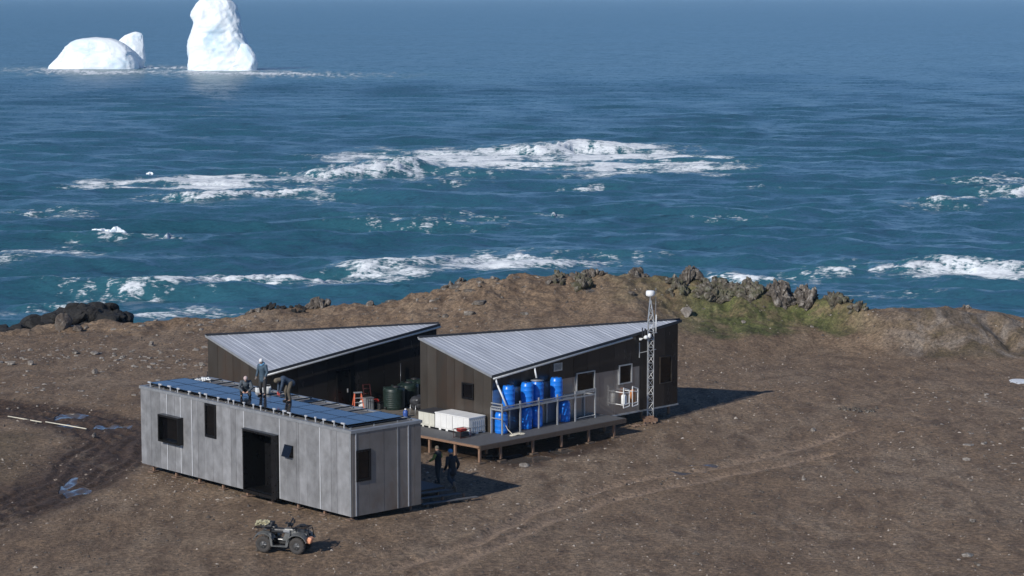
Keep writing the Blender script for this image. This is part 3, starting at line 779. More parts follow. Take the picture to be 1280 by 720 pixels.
boulder(118, 550, 7, 5, 'square grey block at the bend of the muddy lane', 'rock_pale', 44)
boulder(590, 590, 0, 0, '', 'rock_pale', 1) if False else None
L_ST = [(655, 583, 15, 5, 'flat pale stone beside the wet ground before the deck'), (38, 456, 11, 5, 'pale flat stone, second from the left edge on the left plain'),
        (14, 456, 9, 5, 'pale stone nearest the left edge on the left plain'), (119, 467, 9, 5, 'pale pointed stone in the middle of the left plain'),
        (118, 443, 13, 4, 'row of pale stones on the left plain'), (252, 457, 7, 4, 'pale stone close left of the left house'),
        (94, 442, 10, 4, 'dark stone left of the pale row on the left plain'), (189, 432, 9, 5, 'pale stone up on the left plain towards the shore'),
        (1017, 539, 8, 4, 'pale stone on the bare ground right of the shadow'), (1004, 600, 8, 4, 'pale stone right of the wheel ruts'),
        (1216, 653, 9, 5, 'grey stone low at the right of the ground'), (1208, 695, 16, 5, 'white spotted stones low at the right corner'),
        (1221, 707, 9, 5, 'dark rounded stone below the white spotted ones'), (1155, 623, 6, 3, 'small dark stone on the right ground'),
        (941, 643, 7, 3, 'small dark stone alone below the wheel ruts'), (1070, 591, 8, 4, 'dark stone mid right of the bare ground'),
        (930, 405, 7, 4, 'small stone on the plain right of the house')]
for i, (px, py, w, h, lb) in enumerate(L_ST):
    boulder(px, py, w, h, lb, 'rock' if 'dark' in lb else 'rock_pale', 60 + i, name='stone', cat='stone')

# small stones nobody could count
def scatter_stones(name, mat_, n, region, smin, smax, seed, clumps=None, power=3.0):
    rr = np.random.RandomState(seed)
    if clumps:
        c = np.array([place(px, py) for px, py, _, _ in clumps]); wd = np.array([(a, b) for _, _, a, b in clumps])
        i = rr.randint(len(c), size=n); xy = c[i] + rr.randn(n, 2) * wd[i]
        x, y = xy[:, 0], xy[:, 1]
    else:
        x = rr.uniform(region[0], region[1], n); y = rr.uniform(region[2], region[3], n)
        keep = (fbm(x * .12, y * .07, 3, seed) + 0.35 * rr.randn(n)) > -0.05
        x, y = x[keep], y[keep]
    z, ms, md, wt, pd, *_ = land(x, y)
    ey = np.interp(x, CX, CY)
    keep = (y < ey) & (pd < .2) & (rr.rand(len(x)) > md * .75)
    x, y, z = x[keep], y[keep], z[keep]; n = len(x)
    s = smin + (smax - smin) * rr.rand(n) ** power
    NV = 7
    base = np.array([(1, 0, 0), (0.3, .95, 0), (-.8, .6, 0), (-.85, -.5, 0), (.25, -.95, 0), (.15, .1, .75), (-.2, -.3, .6)])
    tri = np.array([(0, 1, 5), (1, 2, 5), (2, 6, 5), (2, 3, 6), (3, 4, 6), (4, 0, 5), (4, 5, 6)])
    if name == 'rubble':
        NV = 13; q = np.arange(6) * math.pi / 3
        base = np.concatenate([np.stack([np.cos(q), np.sin(q), q * 0 - .2], 1), np.stack([.78 * np.cos(q + .4), .78 * np.sin(q + .4), q * 0 + .42], 1), [(0.1, 0, .62)]])
        tri = np.array([(i, (i + 1) % 6, 6 + i) for i in range(6)] + [((i + 1) % 6, 6 + (i + 1) % 6, 6 + i) for i in range(6)] + [(6 + i, 6 + (i + 1) % 6, 12) for i in range(6)])
    a = rr.rand(n) * 6.28
    V = base[None] * (1 + .21 * rr.randn(n, NV, 1)) * s[:, None, None] * (1 + .25 * rr.randn(n, 1, 3))
    V = V * np.array([1, 1, .8])
    ca, sa = np.cos(a)[:, None], np.sin(a)[:, None]
    X = V[..., 0] * ca - V[..., 1] * sa + x[:, None]; Y = V[..., 0] * sa + V[..., 1] * ca + y[:, None]
    Zz = V[..., 2] + z[:, None] - 0.01; Zz[:, :NV // 2 + (NV == 7) * 2] = z[:, None] - s[:, None] * .25
    co_ = np.stack([X, Y, Zz], -1).reshape(-1, 3)
    F = (tri[None] + np.arange(n)[:, None, None] * NV).reshape(-1, 3)
    me = np_mesh(name, co_, F, False); me.materials.append(mat_)
    o = link(bpy.data.objects.new(name, me), None, kind='stuff'); return o
pebc = simple('pebble_stone', (0.22, 0.18, 0.145), 0.9, 0, 0.45, 0.9)
pebd = simple('dark_pebble_stone', (0.085, 0.07, 0.058), 0.9, 0, 0.4, 0.9)
scatter_stones('gravel', pebc, 34000, (-38, 40, 84, 160), 0.014, 0.085, 1, power=4)
scatter_stones('gravel', pebd, 24000, (-38, 40, 84, 164), 0.018, 0.12, 2, power=3.5)
pebp = simple('pale_pebble_stone', (0.33, 0.285, 0.24), 0.9, 0, 0.35, 0.9)
scatter_stones('gravel', pebp, 6000, (-38, 40, 84, 160), 0.03, 0.11, 8, power=3)
scatter_stones('gravel', pebd, 5000, (-38, 40, 84, 160), 0.04, 0.13, 9, power=2.5)
scatter_stones('rubble', M['rock_pale'], 1000, None, 0.04, 0.22, 3, [(50, 447, 3, 1.5), (120, 443, 3, 2), (200, 455, 3, 2.5), (190, 412, 6, 2), (270, 407, 4, 2), (150, 490, 4, 1.5), (40, 470, 3, 4),
    (20, 505, 2, 1.0), (230, 452, 2, 1.5), (560, 395, 6, 5), (640, 375, 8, 8), (700, 403, 4, 1), (640, 360, 10, 6), (1120, 400, 2.5, 2), (1090, 415, 2.5, 2), (1220, 560, 3, 4), (1250, 520, 3, 4)], power=2.5)
scatter_stones('rubble', M['rock'], 2200, None, 0.07, 0.40, 4, [(560, 385, 5, 9), (600, 365, 6, 9), (640, 370, 8, 9), (680, 365, 8, 9), (760, 370, 8, 8), (820, 375, 5, 6), (900, 390, 5, 2), (500, 385, 4, 3), (640, 350, 12, 3)], power=2.5)
scatter_stones('rubble', pebc, 900, None, 0.02, 0.09, 5, [(470, 650, 3, 1.2), (330, 620, 3, 1.2), (230, 600, 2.5, 1.2), (780, 520, 3, 1.5), (60, 580, 2.5, 1.5), (830, 515, 1.5, 1), (560, 590, 3, 1.5)], power=2)
# ------------------------------------------------------------------ the huts
def rnd_widths(total, lo, hi, seed):
    r = random.Random(seed); xs = [0.0]
    while total - xs[-1] > hi * 1.25: xs.append(xs[-1] + r.uniform(lo, hi))
    xs.append(total); return xs

def clad(parent, wall, xs, z0, ztop, mat_, out=0.035, holes=(), name='cladding_panel', gap=0.012):
    """upright boards on one wall; wall = (origin, along, outward)"""
    o, u, n = (Vector(t) for t in wall)
    for i, (a, b) in enumerate(zip(xs[:-1], xs[1:])):
        cuts = [(z0, None)]
        for (h0, h1, hz0, hz1) in holes:
            if a < h1 - .02 and b > h0 + .02: cuts = [(z0, hz0)] * (hz0 - z0 > 0.12) + [(hz1, None)]
        t = out + 0.006 * ((i * 37) % 5) / 4
        for (c0, c1) in cuts:
            pts = []
            for dn in (0.002, t):
                for (s, top) in ((a + gap / 2, 0), (b - gap / 2, 0), (b - gap / 2, 1), (a + gap / 2, 1)):
                    z = (c1 if c1 is not None else ztop(s)) if top else c0
                    pts.append(o + u * s + n * dn + Vector((0, 0, z)))
            flip = u.cross(Vector((0, 0, 1))).dot(n) < 0
            m = MB(); v = pts
            f = [(0, 1, 2, 3), (7, 6, 5, 4), (0, 4, 5, 1), (1, 5, 6, 2), (2, 6, 7, 3), (3, 7, 4, 0)]
            m.add(v, f if not flip else f)
            mm = mat_(i) if callable(mat_) else mat_
            ob = m.build(name, mm, parent)
            bm_ = bmesh.new(); bm_.from_mesh(ob.data); bmesh.ops.recalc_face_normals(bm_, faces=bm_.faces); bm_.to_mesh(ob.data); bm_.free()

def frame_box(wall, a0, a1, z0, z1, depth, t, back=0.0):
    """four bars round an opening, standing out from the wall"""
    o, u, n = (Vector(q) for q in wall); m = MB()
    def bar(s0, s1, c0, c1):
        p = [o + u * s + n * d + Vector((0, 0, z)) for z in (c0, c1) for (s, d) in ((s0, back), (s1, back), (s1, depth), (s0, depth))]
        m.hexa(p)
    bar(a0, a0 + t, z0, z1); bar(a1 - t, a1, z0, z1); bar(a0 + t, a1 - t, z0, z0 + t); bar(a0 + t, a1 - t, z1 - t, z1)
    return m
def slab(wall, a0, a1, z0, z1, d0, d1):
    o, u, n = (Vector(q) for q in wall); m = MB()
    m.hexa([o + u * s + n * d + Vector((0, 0, z)) for z in (z0, z1) for (s, d) in ((a0, d0), (a1, d0), (a1, d1), (a0, d1))])
    return m
def fixn(o):
    b = bmesh.new(); b.from_mesh(o.data); bmesh.ops.recalc_face_normals(b, faces=b.faces); b.to_mesh(o.data); b.free(); return o
def window(parent, wall, a0, a1, z0, z1, depth, t, fmat, label=None, pane_d=0.05, cross=False):
    w = fixn(frame_box(wall, a0, a1, z0, z1, depth, t, 0.0).build('window', fmat, parent, label=label))
    fixn(slab(wall, a0 + t * .9, a1 - t * .9, z0 + t * .9, z1 - t * .9, 0.0, pane_d).build('pane', M['glass'], w))
    return w

# ---- front hut: long flat-roofed grey box
F_O = (-6.80, 98.68, 0.0); F_R = R(42.5); FL, FW, FZ0, FZ1 = 15.86, 3.82, 0.42, 4.0
hut = empty('flat_roofed_hut', F_O, F_R, 'long flat roofed hut clad in grey zinc with solar panels on top', 'hut')
core = MB()
core.box(0.0, FW, 0, 5.15, FZ0, FZ1); core.box(0, FW, 7.45, FL, FZ0, FZ1); core.box(0, FW, 5.15, 7.45, 3.12, FZ1); core.box(1.0, FW, 5.15, 7.45, FZ0, 3.12)
core.box(0.0, 1.0, 5.15, 7.45, FZ0, FZ0 + .04)
core.build('wall', M['black'], hut)
LONG = ((0, 0, 0), (0, 1, 0), (-1, 0, 0)); SHORT = ((0, 0, 0), (1, 0, 0), (0, -1, 0))
xs_long = [0.0, .95, 1.35, 2.05, 2.14, 3.05, 3.62, 3.78, 4.45, 5.06, 7.54, 8.25, 8.62, 9.3, 10.05, 10.7, 11.2, 11.62, 12.45, 13.05, 13.62, 14.25, 15.0, 15.4, FL]
clad(hut, LONG, xs_long, FZ0 - .06, lambda s: FZ1 - .02, M['zinc'], holes=[(5.06, 7.54, 0, 3.2)])
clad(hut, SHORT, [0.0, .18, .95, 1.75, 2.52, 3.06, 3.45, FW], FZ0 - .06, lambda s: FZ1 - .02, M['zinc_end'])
clad(hut, ((0, FL, 0), (1, 0, 0), (0, 1, 0)), [0, .9, 1.9, 2.9, FW], FZ0 - .06, lambda s: FZ1 - .02, M['zinc'])
clad(hut, ((FW, 0, 0), (0, 1, 0), (1, 0, 0)), rnd_widths(FL, .8, 1.3, 4), FZ0 - .06, lambda s: FZ1 - .02, M['zinc'])
for s in (2.10, 7.62, 11.66, 12.55, 13.66, 4.98):
    slab(LONG, s - .028, s + .028, FZ0 - .05, FZ1 - .03, .042, .06).build('joint_strip', M['brightstrip'], hut)
for s in (.2, 2.5, 3.1):
    slab(SHORT, s - .025, s + .025, FZ0 - .05, FZ1 - .03, .042, .06).build('joint_strip', M['brightstrip'] if s > 3 or s < 1 else M['flashing'], hut)
slab(LONG, -.02, .10, FZ0 - .06, FZ1 - .03, .043, .055).build('corner_trim', M['flashing'], hut)
# roof membrane and folded edge
MB().box(.12, FW - .12, .12, FL - .12, FZ1, FZ1 + .035).build('roof', M['flat_roof'], hut)
e = MB(); e.box(-.07, .12, -.07, FL + .07, FZ1 - .05, FZ1 + .075); e.box(FW - .12, FW + .07, -.07, FL + .07, FZ1 - .05, FZ1 + .075)
e.box(.12, FW - .12, -.07, .12, FZ1 - .05, FZ1 + .074); e.box(.12, FW - .12, FL - .12, FL + .07, FZ1 - .05, FZ1 + .074)
e.build('roof_edge', M['flashing'], hut, kind=None)
# windows
w = fixn(frame_box(LONG, 12.36, 14.02, 1.72, 3.0, .34, .09).build('window', M['black'], hut, label='square window in a deep black box frame'))
fixn(slab(LONG, 12.44, 13.94, 1.8, 2.92, 0.0, .10).build('pane', M['glass'], w)); fixn(slab(LONG, 12.44, 13.94, 1.80, 2.92, .10, .101).build('pane', M['glass'], w)) if False else None
w = fixn(frame_box(LONG, 9.74, 10.58, 2.38, 3.93, .10, .10).build('window', M['black'], hut, label='tall narrow window reaching up to the roof edge'))
fixn(slab(LONG, 9.83, 10.49, 2.47, 3.84, 0, .06).build('pane', M['glass'], w))
w = fixn(frame_box(LONG, 4.0, 4.62, 2.32, 2.86, .07, .07).build('window', M['black'], hut, label='small top hung window standing ajar'))
p_ = MB(); p_.hexa([(-.24, 4.03, 2.36), (-.24, 4.59, 2.36), (-.27, 4.59, 2.36), (-.27, 4.03, 2.36), (-.06, 4.03, 2.84), (-.06, 4.59, 2.84), (-.09, 4.59, 2.84), (-.09, 4.03, 2.84)])
fixn(p_.build('pane', M['glass'], w))
w = fixn(frame_box(SHORT, .2, 1.0, 1.84, 3.2, .09, .10).build('window', M['black'], hut, label='upright black window in the short end wall'))
fixn(slab(SHORT, .29, .91, 1.93, 3.11, 0, .05).build('pane', M['glass'], w))
# porch: a black sleeve with the door deep inside
pm = MB()
P0, P1, PZ0, PZ1 = 5.08, 7.52, .30, 3.18
pm.box(-.22, 1.0, P0, P0 + .30, PZ0, PZ1); pm.box(-.22, 1.0, P1 - .08, P1, PZ0, PZ1); pm.box(-.22, 1.0, P0 + .30, P1 - .08, PZ1 - .09, PZ1 - .001); pm.box(-.22, 1.0, P0 + .30, P1 - .08, PZ0, PZ0 + .14)
pm.build('porch', M['black'], hut)
MB().box(-.24, .0, P0 - .02, P1 + .02, PZ1, PZ1 + .03).build('porch_flashing', M['darktrim'], hut)
dr = MB(); dr.box(.92, .98, 5.45, 6.45, .45, 3.05); d_ = dr.build('door', M['darktrim'], hut)
MB().box(.84, .92, 5.55, 5.60, 1.4, 1.75).build('handle', M['galv'], d_)
MB().box(.90, .915, 5.60, 6.30, 1.2, 2.9).build('pane', M['glass'], d_)
MB().box(.93, .98, 6.5, 7.4, .45, 3.05).build('side_panel', M['black'], hut)
# feet
post = MB().box(-.05, .05, -.05, .05, -.15, FZ0 + .0).mesh('support_post'); post.materials.append(M['timber'])
padm = MB().cbox(-.22, .22, -.18, .18, -.08, .05, .01).mesh('footing'); padm.materials.append(M['pad'])
c_, s_ = math.cos(F_R), math.sin(F_R)
for ix, xx in enumerate((.28, FW - .3)):
    for j in range(9):
        yy = .35 + j * 1.87
        gz = hz(F_O[0] + c_ * xx - s_ * yy, F_O[1] + s_ * xx + c_ * yy)
        a = link(bpy.data.objects.new('support_post', post), hut); a.location = (xx, yy, gz * 0)
        b = link(bpy.data.objects.new('footing', padm), hut); b.location = (xx + (.04 if j % 2 else -.03), yy, gz); b.rotation_euler = (0, 0, .1 * (j % 3))

# ---- pitched huts
def pitched(name, org, rot, l, w, zr, zn, zb, label, seed, grey=None, sheet_w=1.05):
    t = empty(name, org, rot, label, 'hut')
    A, N, B, D = (0, w), (0, 0), (l, 0), (l, w)
    m = MB()
    vs = [(0, 0, zb), (l, 0, zb), (l, w, zb), (0, w, zb), (0, 0, zn), (l, 0, zr), (l, w, zn), (0, w, zr)]
    m.add(vs, [(3, 2, 1, 0), (0, 1, 5, 4), (1, 2, 6, 5), (2, 3, 7, 6), (3, 0, 4, 7), (4, 5, 7), (5, 6, 7)])
    m.build('wall', M['black'], t)
    front = ((0, 0, 0), (1, 0, 0), (0, -1, 0)); left = ((0, 0, 0), (0, 1, 0), (-1, 0, 0))
    right = ((l, 0, 0), (0, 1, 0), (1, 0, 0)); back = ((0, w, 0), (1, 0, 0), (0, 1, 0))
    clad(t, left, rnd_widths(w, .55, .75, seed), zb, lambda s: zn + (zr - zn) * s / w - .02, M['bronze'])
    ft = lambda s: zn + (zr - zn) * s / l - .02
    xs = rnd_widths(l, .85, 1.15, seed + 1)
    if grey:
        g1, gz = grey
        xs = [x for x in xs if abs(x - g1) > .3] + [g1]; xs.sort()
        clad(t, front, [x for x in xs if x >= g1 - .01], zb, ft, M['black_clad'])
        lo = [x for x in xs if x <= g1 + .01]
        clad(t, front, lo, zb, lambda s: gz, M['sheet'])
        clad(t, front, lo, gz + .015, lambda s: max(gz + .1, ft(s)), M['black_clad'], out=.045)
    else:
        clad(t, front, xs, zb, ft, M['black_clad'])
    clad(t, right, rnd_widths(w, .8, 1.1, seed + 2), zb, lambda s: zr + (zn - zr) * s / w - .02, M['black_clad'])
    clad(t, back, rnd_widths(l, .9, 1.2, seed + 3), zb, lambda s: zr + (zn - zr) * s / l - .02, M['black_clad'])
    # roof sheets, running down the slope side by side
    def zp(x, y): return zn + (zr - zn) * (x / l + y / w)
    ov = .16; n = int(round((l + ov) / sheet_w)); th = .07
    for i in range(n):
        a, b = -ov + (l + 2 * ov) * i / n + .008, -ov + (l + 2 * ov) * (i + 1) / n - .008
        def ytop(x): return max(-ov + .02, w * (1 - x / l) + .0)
        y0 = -ov
        pts = [(a, y0), (b, y0), (b, ytop(b)), (a, ytop(a))]
        mm = MB(); lift = .035 + .004 * (i % 2)
        mm.hexa([(x, y, zp(x, y) + lift) for x, y in pts] + [(x, y, zp(x, y) + lift + .04) for x, y in pts])
        # raised ribs
        for q in range(1, 4):
            xr = a + (b - a) * q / 4
            yt = ytop(xr) - .02
            if yt > y0 + .3:
                mm.hexa([(xr - .02, y0, zp(xr, y0) + lift + .035), (xr + .02, y0, zp(xr, y0) + lift + .035), (xr + .02, yt, zp(xr, yt) + lift + .035), (xr - .02, yt, zp(xr, yt) + lift + .035),
                         (xr - .012, y0, zp(xr, y0) + lift + .05), (xr + .012, y0, zp(xr, y0) + lift + .05), (xr + .012, yt, zp(xr, yt) + lift + .05), (xr - .012, yt, zp(xr, yt) + lift + .05)])
        mm.hexa([(a - .012, y0, zp(a, y0) + lift + .03), (a + .018, y0, zp(a, y0) + lift + .03), (a + .018, ytop(a), zp(a, ytop(a)) + lift + .03), (a - .012, ytop(a), zp(a, ytop(a)) + lift + .03),
                 (a - .012, y0, zp(a, y0) + lift + .06), (a + .012, y0, zp(a, y0) + lift + .06), (a + .012, ytop(a), zp(a, ytop(a)) + lift + .06), (a - .012, ytop(a), zp(a, ytop(a)) + lift + .06)])
        fixn(mm.build('roof_sheet', M['roof'], t))
    # rear half of the roof, sloping the other way
    mm = MB(); q = lambda x, y: zr - (zr - zn) * ((x / l + y / w) - 1)
    pts = [(l + ov, -ov * 0, 0), (l + ov, w + ov, 0), (-ov, w + ov, 0)]
    tri = [(l + .1, 0), (l + .1, w + .1), (0, w + .1)]
    mm.add([(x, y, q(x, y) + .02) for x, y in tri] + [(x, y, q(x, y) + .08) for x, y in tri], [(2, 1, 0), (3, 4, 5), (0, 1, 4, 3), (1, 2, 5, 4), (2, 0, 3, 5)])
    fixn(mm.build('rear_roof', M['roof'], t))
    # ridge cap, dark trims, gutter
    MB().tube((-ov, w + .02, zp(0, w) + .09), (l + ov, -.02, zp(l, 0) + .09), .075, n=6).build('ridge_cap', M['darktrim'], t)
    g = MB()
    def edge(x0, y0_, x1, y1_, dz, hgt_, out, mat_, name):
        p = Vector((x0, y0_, zp(x0, y0_) + dz)); r_ = Vector((x1, y1_, zp(x1, y1_) + dz)); o_ = Vector(out)
        mm = MB(); mm.hexa([p, r_, r_ + o_, p + o_, p + Vector((0, 0, hgt_)), r_ + Vector((0, 0, hgt_)), r_ + o_ + Vector((0, 0, hgt_)), p + o_ + Vector((0, 0, hgt_))])
        fixn(mm.build(name, mat_, t))
    edge(-ov, -ov, l + ov, -ov, -.02, .15, (0, -.02, 0), M['darktrim'], 'fascia')
    edge(-ov, -ov, -ov, w, .0, .115, (-.02, 0, 0), M['flashing'], 'verge_trim')
    return t, front, left, zp
hl, lf, ll, lzp = pitched('pitched_hut', (-12.52, 118.64, 0), R(43), 11.52, 4.87, 4.70, 3.36, .62, 'dark hut with pale pitched roof behind the people on the solar panels', 11)
hr, rf, rl, rzp = pitched('pitched_hut', (-0.99, 115.35, 0), R(45.5), 14.03, 5.11, 5.06, 3.72, .62, 'dark hut with pale pitched roof beside the blue barrels and lattice mast', 21, grey=(10.95, 3.0))
def gutter(t, zp, x0, x1):
    m = MB(); p = Vector((x0, -.26, zp(x0, -.2) - .03)); q = Vector((x1, -.26, zp(x1, -.2) - .03))
    m.tube(p, q, .055, .055, 10); m.build('gutter', M['galv'], t)
gutter(hl, lzp, -.15, 11.6); gutter(hr, rzp, -.15, 10.1)
# left hut's door
d_ = fixn(frame_box(lf, 4.60, 5.52, .80, 2.98, .09, .06).build('door_frame', M['black'], hl)); dd = fixn(slab(lf, 4.66, 5.46, .8, 2.92, .0, .055).build('door', M['black'], hl))
slab(lf, 5.28, 5.34, 1.75, 1.95, .055, .10).build('handle', M['galv'], dd)
# right hut's windows, vent, sill rail
window(hr, rf, 6.02, 7.42, 2.16, 3.18, .12, .05, M['galv'], 'wide window in a pale frame above the rack')
window(hr, rf, 9.28, 10.30, 2.20, 3.22, .12, .06, M['galv'], 'square window in a pale frame')
window(hr, rf, 12.55, 13.50, 1.85, 3.30, .09, .04, M['bronze'], 'tall dim window beyond the mast')
v_ = fixn(frame_box(rf, 4.36, 4.96, 3.46, 3.86, .10, .04).build('vent', M['galv'], hr))
for i in range(5): slab(rf, 4.41, 4.91, 3.52 + i * .062, 3.55 + i * .062, .04, .09).build('slat', M['galv'], v_)
window(hr, rl, 1.22, 2.05, 2.38, 3.20, .10, .08, M['black'], 'small black window in the left wall')
slab(rf, 8.1, 14.05, .56, .63, .0, .10).build('bottom_flashing', M['galv'], hr)
for t, l in ((hl, 11.5), (hr, 14.0)):
    for xx in np.linspace(.4, l - .3, 7):
        for yy in (.3, 4.5):
            a = link(bpy.data.objects.new('support_post', post), t); a.location = (xx, yy, .22)
# downpipes
pm = MB(); pm.path([(.0, -.26, rzp(0, -.2) - .05), (.05, -.34, 3.3), (.32, -.72, 2.25)], .045, 8); pm.build('downpipe', M['white'], hr)
pm = MB(); pm.path([(2.75, -.26, rzp(2.75, -.2) - .05), (2.76, -.40, 3.35)], .045, 8); pm.build('downpipe', M['white'], hr)

# ---- the deck round the right hut
DZ = .90
def rloc(x, y, z=0.0):
    c, s = math.cos(R(45.5)), math.sin(R(45.5)); return (-0.99 + c * x - s * y, 115.35 + s * x + c * y, z)
dk = empty('wooden_deck', rloc(-2.9, -2.05), R(45.5), 'grey timber deck on posts in front of the barrels and crates', 'deck')
def bd(m, x0, x1, y0, y1, z0, z1): m.box(x0 + 2.9, x1 + 2.9, y0 + 2.05, y1 + 2.05, z0, z1)
m = MB(); n = 15
for i in range(n):    # planks along the front
    y0 = -2.05 + i * .139; bd(m, -2.9, 7.62, y0 + .004, y0 + .135, DZ - .035, DZ)
m.build('deck_planks', M['deck'], dk, kind='stuff')
m = MB()
for i in range(72):
    y0 = .06 + i * .139; bd(m, -2.9, -.04, y0 + .004, y0 + .135, DZ - .035, DZ - .001 * (i % 2))
m.build('deck_planks', M['deck'], dk, kind='stuff')
m = MB()
for i in range(9): bd(m, -.04 + 0, 6.5, 5.22 + i * .6, 5.8 + i * .6, DZ - .04, DZ - .003)
m.build('plywood_floor', M['ply'], dk)
m = MB(); bd(m, -2.9, 7.62, -2.10, -2.052, DZ - .24, DZ - .02); m.build('rim_board', M['fascia'], dk)
m = MB(); bd(m, -2.955, -2.903, -2.05, 10, DZ - .13, DZ - .02); m.build('rim_board', M['timber'], dk)
m = MB(); bd(m, 7.622, 7.67, -2.05, -.05, DZ - .24, DZ - .02); m.build('rim_board', M['fascia'], dk)
m = MB()
for yy in (-1.9, -.7): bd(m, -2.85, 7.55, yy, yy + .08, DZ - .2, DZ - .037)
m.build('joist', M['timber'], dk)
dpost = MB().box(-.055, .055, -.055, .055, -.85, -.04).mesh('post'); dpost.materials.append(M['timber'])
dpad = MB().cbox(-.22, .22, -.2, .2, -.05, .05, .01).mesh('footing'); dpad.materials.append(M['fascia'])
for xx, yy in [(-2.82, -1.98), (-1.4, -1.98), (.85, -1.98), (2.9, -1.98), (4.9, -1.98), (6.8, -1.98), (-2.82, -.3), (-2.82, 1.5), (-2.82, 3.4), (-2.82, 5.4), (7.4, -.8), (-1.0, -.6), (2, -.5), (5, -.5)]:
    gz = hz(*rloc(xx, yy)[:2])
    a = link(bpy.data.objects.new('post', dpost), dk); a.location = (xx + 2.9, yy + 2.05, DZ)
    b = link(bpy.data.objects.new('footing', dpad), dk); b.location = (xx + 2.9, yy + 2.05, gz + .02)

# ---- barrels and their rack
def barrel_parts(root, h=1.05, r=.315):
    m = MB()
    pr = [(.90 * r, 0), (r, .05), (r, .12), (1.03 * r, .14), (1.03 * r, .16), (r, .18), (1.02 * r, h * .34), (1.05 * r, h * .36), (1.02 * r, h * .38), (1.02 * r, h * .62), (1.05 * r, h * .64), (1.02 * r, h * .66),
          (r, h * .82), (1.02 * r, h * .84), (r, h * .86), (.90 * r, h * .95), (.82 * r, h), (.80 * r, h - .02), (0.05, h - .02)]
    m.lathe(pr, 28); m.build('body', M['blue'], root)
    m = MB(); m.lathe([(.055, h - .025), (.06, h + .02), (.03, h + .03)], 10, (.12, 0, 0)); m.build('bung', M['blackpl'], root)
    m = MB(); m.lathe([(.055, h - .025), (.06, h + .02), (.03, h + .03)], 10, (-.12, .02, 0)); m.build('bung', M['blackpl'], root)
    m = MB(); m.lathe([(.85 * r, h * .965), (.87 * r, h * .985), (.80 * r, h + .004)], 24); m.build('rim', M['blue'], root)
UZ = 2.17
BS = [(.70, -.45, UZ, 'blue barrel on the top shelf, leftmost one under the eave'), (2.0, -.48, UZ, 'blue barrel on the top shelf, second from the left'),
      (2.78, -.42, UZ, 'blue barrel on the top shelf with a flat pale lid under the downpipe'), (4.15, -.45, UZ, 'blue barrel on the top shelf, rightmost one near the wall vent'),
      (.20, -.45, DZ, 'blue barrel on the deck inside the left end of the rack'), (1.95, -.45, DZ, 'blue barrel on the deck left of the third rack post'),
      (2.72, -.42, DZ, 'blue barrel on the deck right of the third rack post'), (4.75, -.42, DZ, 'blue barrel on the deck by the right part of the rack')]
for i, (x, y, z, lb) in enumerate(BS):
    if i == 0:
        b0 = empty('water_barrel', rloc(x, y, z), .3, lb, 'barrel', 'blue plastic barrels on the two level rack'); barrel_parts(b0); b = b0
    else:
        b = dup(b0, None, label=lb); b.location = rloc(x, y, z); b.rotation_euler = (0, 0, i * 1.1)
    if i == 2: MB().lathe([(.33, 1.055), (.33, 1.09), (.05, 1.10)], 20).build('lid', M['flashing'], b, label='flat pale lid')
rk = empty('barrel_rack', rloc(0, 0, DZ), R(45.5), 'galvanised tube rack carrying blue barrels in two levels', 'rack')
H2 = UZ - DZ
for x in (-.15, 1.12, 2.45, 3.8, 5.12, 6.6):
    for y, top in ((-.86, H2 + .28), (-.1, H2 + .02)):
        MB().box(x - .035, x + .035, y - .035, y + .035, 0, top).build('post', M['galv'], rk)
for y in (-.86, -.1): MB().box(-.15, 6.6, y - .025, y + .025, H2 - .08, H2 - .005).build('rail', M['galv'], rk)
MB().box(-.15, 6.6, -.90, -.865, H2 + .10, H2 + .15).build('rail', M['galv'], rk)
MB().box(5.12, 6.6, -.885, -.845, H2 + .22, H2 + .27).build('rail', M['galv'], rk)
for x in (-.15, 1.12, 2.45, 3.8, 5.12, 6.6): MB().box(x - .03, x + .03, -.83, -.13, H2 - .09, H2 - .03).build('cross_bar', M['galv'], rk)
for z in (.75, H2 + .06, H2 + .22): MB().box(-.18, -.13, -.86, -.1, z, z + .05).build('cross_bar', M['galv'], rk)
m = MB()
for i in range(5): m.box(-.1, 4.9, -.8 + i * .15, -.72 + i * .15, H2 - .03, H2 - .006)
m.build('shelf', M['galv'], rk)
MB().path([(5.12, -.86, .12), (6.6, -.86, .16)], .022).build('cross_bar', M['galv'], rk)
for x in (.4, 2.1, 4.1): MB().tube((x, -.75, .02), (x + .02, -.75, .5), .018).build('valve_pipe', M['blackpl'], rk)
h = MB(); pts = [rloc(.05, -.8, 1.5), rloc(.15, -.95, 1.15), rloc(.2, -1.2, .95)]
for i in range(70):
    a = i * .42; r_ = .20 + .07 * math.sin(i * .9) ; pts.append(rloc(.15 + i * .006 + r_ * 1.4 * math.cos(a), -1.35 + r_ * math.sin(a), .925 + .004 * (i % 7)))
h.path(pts, .018, 5); link(h.build('hose', M['hose']), None, label='loose coil of cream hose on the deck by the rack', category='hose')

